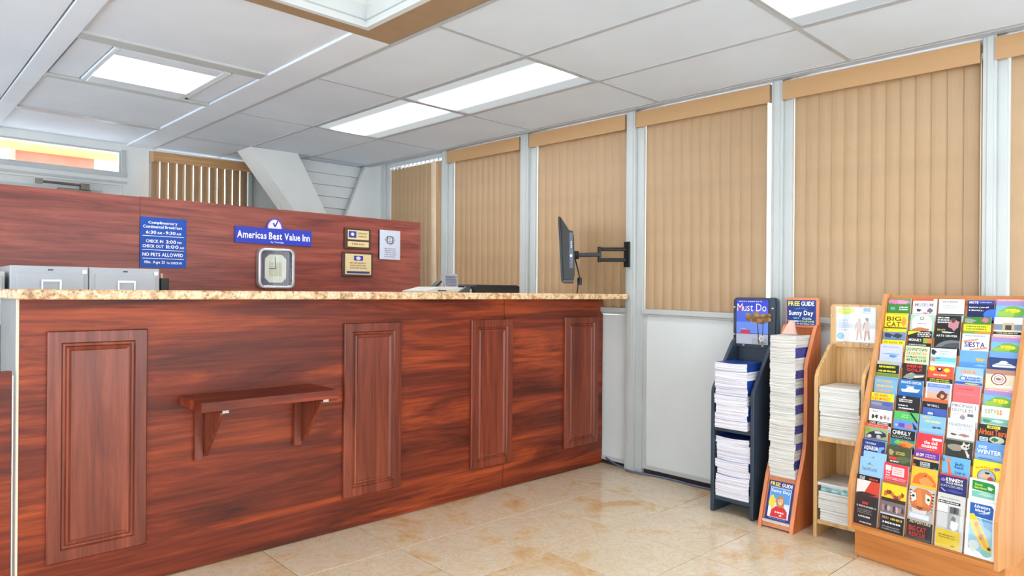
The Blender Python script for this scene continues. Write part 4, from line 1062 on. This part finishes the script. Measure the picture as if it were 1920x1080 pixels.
def c44(p): p.b(.76, .5, .16, .1, (236, 176, 70), 2); p.r(0, .7, 1, 1, (82, 144, 214)); p.b(.8, .85, .2, .06, (120, 180, 226), 3)
def c45(p): p.r(0, 0, 1, .35, (110, 154, 214)); p.r(0, .35, 1, 1, (36, 64, 124)); p.p([(.12, .82), (.25, .7), (.45, .6), (.75, .68), (.95, .8), (.9, .88), (.15, .9)], (236, 240, 246)); p.p([(.35, .62), (.45, .52), (.6, .52), (.7, .63)], (226, 230, 240)); p.r(.2, .75, .88, .78, (60, 80, 120))
def c51(p): p.r(0, .22, 1, .78, (30, 30, 26)); p.t('YELLOW', .1, .28, .85, .44, (226, 226, 40)) if False else p.g(.06, .26, .92, .48, (230, 226, 40), 1, 2); p.g(.06, .55, .92, .74, (230, 226, 40), 1, 3); p.r(0, .8, 1, 1, (120, 140, 50)); p.g(.1, .05, .8, .18, (200, 200, 90), 1, 5)
def c52(p): p.t('MINI', .18, .06, .82, .24, (222, 44, 40)); p.t('GOLF', .18, .3, .82, .48, (222, 44, 40)); p.p([(.04, .92), (.2, .66), (.42, .54), (.6, .66), (.92, .62), (.95, .7), (.6, .82), (.4, .98)], (140, 150, 140)); p.e(.36, .62, .03, .03, (230, 220, 120)); p.p([(.5, .76), (.92, .7), (.9, .78), (.55, .88)], (222, 214, 200))
def c53(p): p.e(.17, .18, .13, .14, (244, 206, 50)); p.e(.75, .22, .12, .13, (244, 206, 50)); p.e(.46, .2, .11, .13, (24, 20, 20)); p.e(.46, .17, .06, .06, (236, 220, 206)); p.g(.2, .45, .85, .62, (246, 214, 190), 1, 2); p.r(0, .74, 1, 1, (40, 36, 30)); p.g(.1, .76, .9, .98, (190, 210, 60), 2, 3)
def c54(p): p.g(.18, .12, .8, .42, (240, 150, 50), 1, 3); p.b(.6, .5, .35, .1, (236, 240, 246), 2); p.g(.3, .5, .98, .8, (60, 80, 180), 2, 5); p.e(.28, .66, .13, .14, (70, 100, 200)); p.e(.28, .66, .09, .1, (190, 214, 240)); p.r(0, .86, 1, 1, (60, 90, 180)); p.b(.6, .95, .3, .04, (220, 200, 60), 4)
def c55(p): p.r(0, 0, 1, .28, (178, 132, 116)); p.e(.46, .54, .27, .34, (112, 30, 42)); p.e(.46, .54, .235, .295, (240, 226, 220)); p.e(.46, .54, .17, .21, (120, 40, 50)); p.e(.46, .54, .15, .19, (226, 206, 200)); p.b(.46, .54, .1, .08, (160, 110, 110), 2); p.p([(.2, 1), (.5, .92), (.95, .88), (.95, 1)], (226, 230, 240))
def c61(p): p.r(0, 0, 1, .1, (96, 164, 214)); p.g(.06, .12, .88, .38, (238, 172, 60), 1, 2); p.g(.06, .42, .9, .68, (238, 186, 80), 1, 3); p.g(.06, .72, .86, .97, (238, 160, 60), 1, 4)
def c62(p): p.t('PRIVATE CUSTOM', .1, .1, .92, .26, (236, 244, 250)); p.g(.3, .34, .7, .46, (220, 226, 200), 1, 2); p.p([(.1, .62), (.9, .55), (.8, .76), (.16, .78)], (238, 244, 248)); p.p([(.3, .6), (.38, .46), (.6, .44), (.68, .57)], (220, 232, 240)); p.r(0, .8, 1, 1, (24, 96, 170))
def c63(p): p.r(.05, .08, .95, 1, (176, 182, 226)); p.r(.05, .08, .95, .3, (110, 140, 210)); p.g(.1, .12, .88, .24, (160, 190, 230), 1, 2); p.r(.05, .6, .95, 1, (226, 176, 150)); p.b(.68, .76, .2, .26, (110, 54, 36), 3); p.b(.66, .8, .08, .12, (224, 170, 140), 4)
def c64(p): p.g(.12, .18, .82, .3, (190, 70, 80), 1, 2); p.g(.1, .45, .86, .6, (244, 130, 130), 1, 3)
def c71(p): p.r(0, 0, 1, .5, (246, 216, 40)); p.t('RED BARN', .14, .06, .72, .24, (222, 92, 30)); p.t('FLEA MARKET', .06, .28, .86, .46, (222, 92, 30)); p.b(.3, .7, .3, .1, (150, 150, 180), 2); p.b(.75, .68, .22, .14, (80, 100, 180), 3); p.g(.04, .78, .96, .98, (130, 130, 150), 2, 4)
def c72(p): p.b(.32, .1, .06, .06, WHT, 2, 8, .1); p.g(.1, .18, .72, .4, WHT, 2, 3); p.g(.1, .54, .5, .66, WHT, 1, 4); p.g(.1, .7, .82, .84, WHT, 1, 5); p.r(.1, .88, .5, .98, (150, 40, 90))
def c73(p): p.r(0, 0, 1, .2, (206, 104, 50)); p.t('W HALL', .2, .34, .68, .48, (216, 220, 230)); p.r(.04, .56, .98, 1, (66, 92, 176)); p.r(.2, .78, .5, .96, (40, 54, 110)); p.r(.24, .82, .46, .96, (190, 206, 236))
def c74(p): p.t('MIROMAR', .03, .1, .8, .27, (60, 66, 96), 0); p.r(.88, .1, .90, .36, (60, 66, 96)); p.t('OUTLETS', .03, .36, .82, .53, (60, 66, 96), 0); p.b(.46, .84, .1, .14, (150, 140, 150), 3); p.e(.46, .7, .05, .05, (196, 170, 160)); p.r(.62, .6, .84, .76, (90, 96, 120)); p.g(.06, .62, .32, .72, (190, 190, 200), 1, 2)
def c75(p):
    for k, ch in enumerate('tervis'): p.t(ch, .12 + k * .1, .16, .12 + k * .1 + .085, .44, ((60, 170, 190), (230, 150, 50), (70, 170, 190), (120, 180, 80), (230, 170, 60), (220, 120, 60))[k])
    p.r(0, .66, 1, 1, (126, 186, 170)); p.b(.2, .85, .14, .1, (70, 140, 110), 2); p.b(.6, .82, .2, .08, (190, 226, 214), 3); p.g(.2, .52, .7, .58, (190, 190, 190), 1, 4)
def c81(p):
    for k, x in enumerate((.18, .34, .55, .72, .86)): p.b(x, .5 - .04 * (k % 2), .06, .13, ((60, 52, 56), (40, 40, 46), (150, 110, 110), (170, 130, 120), (190, 170, 170))[k], k)
    p.g(.1, .1, .4, .2, (120, 90, 90), 1, 3); p.r(0, .76, 1, 1, (26, 24, 26)); p.t('LIVE!', .06, .8, .32, .96, WHT); p.g(.38, .78, .94, .97, WHT, 2, 5)
def c82(p): p.r(0, 0, 1, .52, (82, 190, 92)); p.p([(.62, .02), (.72, .02), (.98, .5), (.98, .66)], (30, 36, 50)); p.g(.3, .15, .62, .4, (170, 226, 170), 2, 2); p.r(.22, .72, .46, .96, (110, 70, 170)); p.p([(.5, 1), (.6, .66), (.78, .8), (.8, 1)], (200, 120, 120)); p.p([(.78, .58), (.98, .9), (.98, 1), (.85, 1)], (40, 44, 56)); p.e(.12, .86, .06, .07, (180, 200, 230))
def c83(p): p.g(.1, .06, .5, .22, (240, 200, 80), 1, 2); p.g(.2, .24, .88, .46, (232, 222, 110), 1, 3); p.b(.6, .68, .1, .06, (60, 80, 120), 4); p.b(.78, .66, .08, .06, (70, 90, 130), 5); p.r(0, .78, 1, 1, (150, 190, 216))
def c84(p): p.t("FISHERMEN'S", .04, .24, .92, .42, (120, 130, 150), 0); p.t('VILLAGE', .36, .48, .9, .6, (150, 160, 176), 0); p.r(0, .74, 1, .78, (190, 200, 214)); p.b(.25, .9, .12, .07, (110, 80, 70), 2); p.b(.65, .9, .2, .08, (170, 120, 110), 3)
def c85(p): p.r(.3, .05, .75, .2, (236, 220, 40)); p.g(.33, .07, .72, .18, (60, 50, 20), 1, 2); p.t('Airboat Tours', .03, .24, .96, .58, (240, 110, 30)); p.e(.66, .8, .26, .2, (196, 206, 190)); p.b(.6, .8, .12, .1, (60, 110, 60), 3); p.r(.06, .72, .36, .96, (200, 214, 230)); p.g(.08, .76, .34, .92, (60, 90, 130), 2, 5)
def c91(p): p.r(0, 0, 1, .2, (226, 74, 62)); p.g(.1, .06, .9, .15, (246, 180, 160), 1, 2); p.b(.14, .42, .12, .16, (130, 170, 50), 3); p.p([(.06, .78), (.2, .56), (.45, .42), (.7, .4), (.92, .52), (.95, .7), (.6, .88), (.2, .92)], (52, 46, 60)); p.p([(.42, .46), (.66, .42), (.8, .54), (.46, .6)], (196, 206, 220)); p.e(.22, .8, .09, .1, (210, 210, 214)); p.e(.62, .76, .1, .11, (190, 190, 196)); p.r(0, .93, 1, 1, (80, 90, 170))
def c92(p): p.t('CHIHULY', .06, .08, .82, .32, WHT); p.t('COLLECTION', .06, .38, .84, .52, (190, 194, 200), 0); p.r(0, .58, 1, 1, (40, 130, 150)); p.b(.7, .84, .28, .2, (236, 140, 40), 2); p.b(.35, .8, .16, .14, (130, 180, 60), 3); p.b(.5, .92, .2, .08, (216, 90, 40), 4)
def c93(p): p.r(.58, .2, .96, .34, (246, 220, 214)); p.t('the dali', .28, .4, .8, .6, WHT); p.t('museum', .2, .66, .8, .82, WHT); p.g(.06, .88, .8, .94, (250, 180, 170), 1, 2); p.b(.3, .97, .25, .05, (130, 90, 170), 3)
def c94(p): p.r(0, 0, 1, .08, (140, 136, 110)); p.b(.36, .48, .28, .2, (150, 142, 128), 2, 14, .12); p.p([(.54, .36), (.66, .2), (.84, .24), (.88, .4), (.76, .56), (.62, .52)], (206, 200, 188)); p.e(.7, .35, .04, .05, (26, 24, 22)); p.e(.81, .37, .035, .045, (26, 24, 22)); p.p([(.62, .22), (.66, .1), (.72, .2)], (230, 226, 216)); p.p([(.8, .22), (.88, .14), (.87, .28)], (230, 226, 216)); p.p([(.72, .6), (.8, .56), (.92, .96), (.82, .96)], (196, 190, 178)); p.p([(.8, .72), (.9, .78), (.84, .94)], WHT)
def c95(p): p.r(0, .7, 1, 1, (136, 174, 220)); p.t('SEE', .1, .22, .4, .36, (226, 238, 250)); p.t('WINTER', .06, .42, .9, .66, (240, 246, 252)); p.b(.4, .9, .3, .03, (70, 100, 150), 2); p.r(0, .93, 1, 1, (110, 160, 190))
def c101(p): p.t('THE FLORIDA', .12, .14, .6, .26, (210, 222, 246)); p.t('AQUARIUM', .08, .36, .68, .66, WHT); p.p([(.66, .66), (.74, .36), (.95, .3), (.98, .4), (.86, .5), (.82, .72)], (120, 170, 226)); p.r(0, .82, 1, 1, (40, 84, 170))
def c102(p): p.b(.18, .4, .1, .2, (170, 160, 120), 2); p.g(.36, .3, .8, .52, (206, 200, 90), 2, 3); p.r(.1, .66, .5, .84, (206, 44, 36)); p.g(.12, .69, .48, .81, (240, 90, 80), 1, 4); p.g(.14, .88, .55, .99, WHT, 1, 5); p.b(.7, .75, .25, .2, (90, 104, 70), 6)
def c103(p): p.r(0, 0, 1, .42, (106, 52, 150)); p.t('$3 OFF', .1, .14, .4, .34, WHT); p.g(.44, .1, .9, .34, (214, 190, 236), 2, 2); p.r(0, .42, 1, .54, (226, 176, 100)); p.r(0, .54, 1, 1, (26, 26, 32)); p.r(.28, .62, .66, .9, (190, 196, 206)); p.g(.3, .64, .64, .88, (60, 64, 80), 2, 4); p.b(.06, .88, .06, .08, (206, 100, 50), 3); p.e(.86, .92, .06, .06, (60, 120, 170))
def c104(p):
    p.p([(.22, 1), (.2, .6), (.17, .3), (.24, .28), (.3, .6), (.38, 1)], (226, 120, 80)); p.p([(.1, .24), (.18, .1), (.3, .14), (.34, .26), (.2, .32)], (222, 130, 90)); p.r(.19, .02, .2, .12, (140, 80, 50)); p.r(.26, .03, .27, .13, (140, 80, 50))
    for k in range(9): p.b(.23 + .02 * (k % 3) + .004 * k, .36 + k * .07, .018, .025, (150, 60, 40), k, 6)
    p.t('Giraffe', .46, .28, .78, .46, (20, 60, 130)); p.t('Ranch', .46, .48, .78, .62, (20, 60, 130)); p.t('TOP 10', .46, .8, .86, .92, (20, 40, 90)); p.b(.05, .25, .03, .12, (60, 110, 160), 3)
def c105(p):
    for k in range(8): p.b(.12 + k * .09, .46 - .10 * math.sin(k / 7 * PI), .04, .07, (240, 150, 30), k, 6)
    p.e(.48, .86, .33, .42, (150, 110, 60)); p.e(.48, .86, .29, .38, (150, 180, 200)); p.b(.45, .85, .16, .2, (214, 180, 150), 3); p.b(.5, .66, .1, .06, (50, 40, 44), 4); p.b(.62, .95, .1, .12, (180, 60, 50), 5); p.b(.82, .36, .1, .08, (120, 110, 160), 6)
def c111(p): p.p([(.3, .45), (.48, .26), (.46, .4), (.7, .42)], (60, 140, 190)); p.p([(.34, .46), (.5, .38), (.62, .44)], (170, 180, 60)); p.t('SeaWorld', .12, .58, .76, .82, (44, 84, 130), 0)
def c112(p): p.r(.06, .14, .3, .44, (246, 226, 226)); p.g(.08, .2, .28, .8, (250, 240, 240), 4, 2); p.r(.34, .18, .84, .7, (250, 214, 214)); p.g(.38, .24, .8, .62, (226, 140, 146), 3, 3); p.g(.06, .8, .95, .98, (250, 190, 190), 2, 4)
def c113(p): p.b(.78, .3, .12, .12, (230, 190, 60), 2); p.p([(.06, 1), (.1, .62), (.3, .34), (.55, .26), (.8, .44), (.98, .8), (.98, 1)], (230, 112, 40)); p.p([(.3, .7), (.6, .5), (.9, .84), (.8, 1), (.4, 1)], (240, 150, 80)); p.e(.55, .46, .03, .04, (60, 30, 20))
def c114(p): p.r(0, 0, 1, .1, (206, 60, 70)); p.e(.13, .36, .09, .1, (130, 110, 200)); p.t('KENNEDY', .24, .2, .86, .4, WHT); p.t('SPACE CENTER', .24, .44, .86, .54, WHT); p.t('ALWAYS EXPLORING', .04, .6, .86, .74, (190, 200, 240), 0); p.p([(.06, .84), (.1, .82), (.26, 1), (.2, 1)], (170, 190, 246)); p.b(.6, .92, .3, .08, (60, 70, 160), 3)
def c115(p): p.p([(.1, .1), (.8, .14), (.88, .24), (.88, .66), (.1, .6)], (24, 134, 62)); p.t('Busch', .2, .24, .46, .36, (210, 230, 60)); p.t('Gardens', .18, .4, .6, .52, (210, 230, 60)); p.b(.72, .42, .09, .1, (190, 220, 190), 2); p.r(.1, .66, .88, 1, (120, 190, 180)); p.b(.6, .8, .25, .08, (170, 210, 190), 3)
def f1(p): p.r(0, 0, 1, .1, (26, 24, 26)); p.t('STAR', .1, .025, .34, .055, WHT); p.t('WARS', .1, .06, .34, .09, WHT); p.g(.5, .03, .95, .09, (220, 80, 40), 1, 2); p.r(0, .1, .62, .38, (226, 222, 222)); p.p([(.62, .1), (1, .1), (1, .42), (.3, .4)], (206, 70, 46)); p.r(0, .40, 1, 1, (48, 42, 44)); p.b(.5, .37, .4, .03, (70, 40, 36), 3); p.r(.3, .53, .56, .585, (206, 60, 40)); p.g(.06, .6, .94, .66, (206, 206, 206), 1, 4); p.g(.08, .68, .8, .78, (130, 130, 130), 3, 5); p.g(.15, .81, .75, .86, WHT, 1, 6); p.g(.25, .93, .8, .97, WHT, 1, 7)
def f2(p):
    p.r(0, 0, 1, .06, (176, 90, 70)); p.r(0, .06, 1, .38, (240, 208, 40))
    for k in range(8): p.b(.15 + k * .1, .27 - .05 * math.sin(k), .07, .05, ((206, 110, 60), (160, 60, 50), (110, 70, 50))[k % 3], k)
    p.r(0, .34, 1, .41, (60, 44, 30)); p.r(0, .41, 1, .66, (130, 116, 124)); 
    for k in range(8): p.b(.1 + k * .115, .54, .06, .06, ((176, 140, 140), (90, 70, 76), (200, 190, 196))[k % 3], k + 20)
    p.r(0, .64, 1, .67, (226, 220, 224)); p.r(0, .67, 1, 1, (34, 34, 40)); p.g(.08, .69, .42, .77, (200, 150, 110), 1, 2); p.g(.44, .70, .95, .77, (226, 196, 60), 1, 3); p.g(.12, .79, .9, .85, WHT, 1, 4); p.g(.1, .88, .9, .97, (150, 150, 156), 2, 5)
def f3(p):
    p.b(.5, .24, .46, .24, (206, 120, 66), 3, 16, .08); p.p([(.3, .05), (.44, .02), (.55, .3), (.58, .38), (.36, .38), (.32, .3)], (214, 134, 76)); p.p([(.05, .1), (.26, .12), (.3, .24), (.12, .3)], (236, 232, 226)); p.p([(.64, .1), (.86, .14), (.8, .3), (.66, .26)], (236, 232, 226))
    p.e(.17, .18, .06, .025, (60, 90, 70)); p.e(.17, .18, .025, .02, (20, 20, 18)); p.e(.76, .2, .06, .025, (60, 90, 70)); p.e(.76, .2, .025, .02, (20, 20, 18))
    for k in range(7):
        p.p([(.02 + k * .02, .06 + k * .06), (.14, .08 + k * .055), (.03, .09 + k * .06)], (36, 30, 30)); p.p([(.98 - k * .01, .06 + k * .06), (.85, .08 + k * .055), (.97, .09 + k * .06)], (36, 30, 30))
    p.p([(.3, .36), (.6, .37), (.5, .42), (.42, .42)], (150, 70, 66)); p.p([(.15, .4), (.45, .43), (.75, .41), (.7, .5), (.2, .5)], (230, 226, 222)); p.r(.05, .49, .86, .6, (206, 216, 236)); p.r(.1, .51, .82, .585, (236, 240, 248))
    p.r(0, .64, 1, 1, (44, 40, 42)); p.t('ADVENTURE', .1, .63, .92, .69, (226, 210, 170)); p.t('BIG CAT', .1, .74, .76, .84, (206, 60, 44)); p.t('RESCUE', .12, .86, .74, .94, (206, 60, 44))
def f4(p):
    p.g(.06, .06, .9, .1, (150, 150, 150), 1, 2); p.r(.04, .13, .84, .18, (40, 40, 42)); p.g(.06, .14, .82, .17, WHT, 1, 3); p.r(.04, .2, .86, .62, (220, 220, 222)); p.r(.44, .22, .86, .64, (170, 170, 172)); p.r(.48, .22, .8, .34, (90, 90, 92)); p.r(.62, .22, .7, .34, (60, 60, 60)); p.b(.64, .45, .08, .06, (56, 54, 54), 3); p.b(.66, .56, .16, .09, (232, 232, 232), 4)
    p.r(.42, .2, .43, .99, (60, 60, 60)); p.r(0, .345, .9, .35, (60, 60, 60)); p.r(.04, .66, .9, .99, (232, 200, 50)); p.g(.1, .74, .8, .82, (150, 120, 20), 2, 5); p.b(.66, .93, .08, .015, (160, 130, 30), 6)
def f5(p):
    p.p([(.1, .05), (.8, .05), (.88, .1), (.86, .3), (.1, .28)], (28, 92, 176)); p.t('Adventure', .24, .07, .76, .13, WHT); p.t('Island', .28, .14, .6, .19, WHT); p.g(.38, .21, .68, .225, WHT, 1, 2); p.p([(.62, .18), (.78, .14), (.74, .2), (.5, .21)], (190, 220, 246))
    p.p([(.1, .29), (.86, .31), (.9, .93), (.12, .86)], (150, 196, 220)); p.p([(.5, .3), (.86, .31), (.86, .5), (.6, .44)], (100, 160, 216)); p.p([(.1, .26), (.24, .24), (.42, .36), (.7, .62), (.9, .84), (.88, .92), (.66, .86), (.3, .6), (.12, .4)], (242, 206, 60)); p.p([(.24, .4), (.34, .38), (.76, .78), (.66, .82)], (236, 176, 70)); p.b(.36, .42, .06, .05, (214, 140, 90), 3); p.b(.52, .62, .09, .06, (206, 130, 90), 4); p.b(.8, .8, .06, .03, (60, 50, 50), 5); p.b(.3, .8, .16, .1, (214, 226, 220), 6); p.b(.7, .9, .2, .06, (120, 190, 190), 7)

BRO = [
 [((120, 140, 110), c11, 'green leaflet topped with pink flowers'), ((240, 238, 244), c12, 'white museum leaflet with red top strip'), ((232, 232, 236), c13, 'pale grey leaflet with thin script'), ((24, 32, 84), c14, 'dark blue leaflet with white discovery wording'), ((120, 180, 220), c_map, 'pink topped map leaflet')],
 [((240, 214, 36), c21, 'yellow leaflet with bold brown lettering'), ((170, 200, 180), c22, 'pale green leaflet with a white arch'), ((28, 26, 30), c23, 'black leaflet with pink stage figure'), ((120, 160, 60), c24, 'green leaflet with yellow banner'), ((222, 230, 240), c25, 'leaflet with sandy building and black foot')],
 [((240, 218, 30), c31, 'yellow and blue leaflet with rates strip'), ((34, 30, 32), c32, 'black leaflet with orange and green square'), ((22, 24, 28), c33, 'black leaflet with a grey moon'), ((222, 228, 244), c34, 'white leaflet with navy word on orange stripes'), ((120, 180, 220), c_map, 'pink topped map leaflet')],
 [((196, 202, 240), c41, 'pale lilac leaflet with faint script'), ((214, 226, 180), c42b, 'pale yellow green downtown leaflet'), ((232, 240, 244), c43, 'white leaflet with turquoise sea'), ((104, 164, 226), c44, 'plain sky blue leaflet with orange sun'), ((36, 64, 124), c45, 'dark blue leaflet with a white yacht')],
 [((176, 184, 180), c51, 'grey leaflet with yellow letters on black'), ((40, 32, 30), c52, 'black golf leaflet with an alligator'), ((226, 82, 52), c53, 'orange red leaflet with yellow discs'), ((150, 190, 232), c54, 'light blue leaflet with orange lettering'), ((226, 210, 186), c55, 'beige leaflet with round dark red emblem')],
 [((120, 176, 216), c61, 'light blue leaflet with orange block letters'), ((40, 116, 190), c62, 'blue charter leaflet with a white boat'), ((240, 240, 246), c63, 'white framed leaflet with brown haired head'), ((244, 106, 110), c64, 'plain coral pink leaflet'), ((120, 180, 220), c_map, 'pink topped map leaflet')],
 [((110, 120, 170), c71, 'yellow flea market leaflet'), ((30, 28, 34), c72, 'black leaflet with white lines of lettering'), ((30, 28, 36), c73, 'orange topped leaflet with blue photo'), ((240, 238, 244), c74, 'white outlets leaflet with grey capitals'), ((244, 246, 246), c75, 'white leaflet with multicoloured word')],
 [((238, 226, 226), c81, 'white leaflet with little figures and black strip'), ((100, 150, 220), c82, 'green and blue leaflet with black diagonal'), ((130, 184, 226), c83, 'light blue leaflet with yellow lettering'), ((226, 232, 242), c84, 'whitish village leaflet with grey capitals'), ((30, 26, 22), c85, 'black airboat leaflet with orange lettering')],
 [((150, 170, 130), c91, 'red topped leaflet with a vintage car'), ((24, 24, 26), c92, 'black leaflet with colourful glass'), ((226, 56, 66), c93, 'red museum leaflet with white words'), ((44, 46, 42), c94, 'dark leaflet with a lemur'), ((98, 150, 214), c95, 'blue winter leaflet')],
 [((34, 56, 132), c101, 'navy aquarium leaflet'), ((74, 78, 52), c102, 'olive leaflet with a red tag'), ((26, 26, 32), c103, 'purple topped discount leaflet'), ((104, 176, 226), c104, 'blue leaflet with a giraffe'), ((246, 220, 40), c105, 'yellow leaflet with round crew picture')],
 [((150, 194, 232), c111, 'light blue leaflet with dark blue name'), ((226, 62, 76), c112, 'red leaflet with white squares'), ((240, 186, 50), c113, 'yellow leaflet with orange dinosaur'), ((36, 36, 96), c114, 'navy space center leaflet'), ((236, 240, 240), c115, 'white leaflet with green panel')],
 [((48, 42, 44), f1, 'tall dark leaflet with red and white top'), ((240, 208, 40), f2, 'tall yellow, grey and black leaflet'), ((196, 188, 180), f3, 'tall tiger face leaflet'), ((206, 206, 204), f4, 'tall grey newspaper style leaflet with yellow foot'), ((244, 244, 246), f5, 'tall white framed leaflet with yellow raft')],
]
ROWN = 'top second third fourth fifth sixth seventh eighth ninth tenth eleventh bottom'.split()
COLN = ['leftmost column', 'second column', 'middle column', 'fourth column', 'rightmost column']
rnd = random.Random(11)
def brochure(r, c, bgc, fn, label, dx=0, dz=0, dy=0, th=None):
    zt, d, zb, db = tier(r)
    th = th or rnd.uniform(.004, .009)
    bw_ = .107 + (.004 if r == 11 and c == 4 else 0)
    mb_ = MB().box(0, bw_, 0, th, 0, BH, 0, (224, 224, 226))
    pr = Pr(bw_, BH, mb_, vis=1.0 if r == 11 else DZ / BH)
    pr.p([(0, 0), (1, 0), (1, 1 / pr.vis), (0, 1 / pr.vis)], bgc); fn(pr)
    o = obj('brochure', mb_, M['print'], None, (0, 0, 0))
    x = .018 + CW * (c + .5) - bw_ / 2 + dx
    o.location = rk(x, db + dy + .0003, zb + dz + .0005)
    o.rotation_euler = (-LEAN, 0, RB)
    tag(o, label, 'brochure', 'leaflets in the brochure display rack')
for r in range(12):
    for c in range(5):
        bgc, fn, ds = BRO[r][c]
        if ds.startswith('pink topped'): lb = '%s in the %s row, %s of the display rack' % (ds, ROWN[r], COLN[c])
        else: lb = '%s, %s row, %s of the rack' % (ds, ROWN[r], COLN[c])
        brochure(r, c, bgc, fn, lb, rnd.uniform(-.003, .003), rnd.uniform(0, .010) * (r != 11), 0)
brochure(10, 0, (150, 194, 232), c111, 'second light blue leaflet peeking out above its twin, leftmost column', .012, .034, .0095, .002)
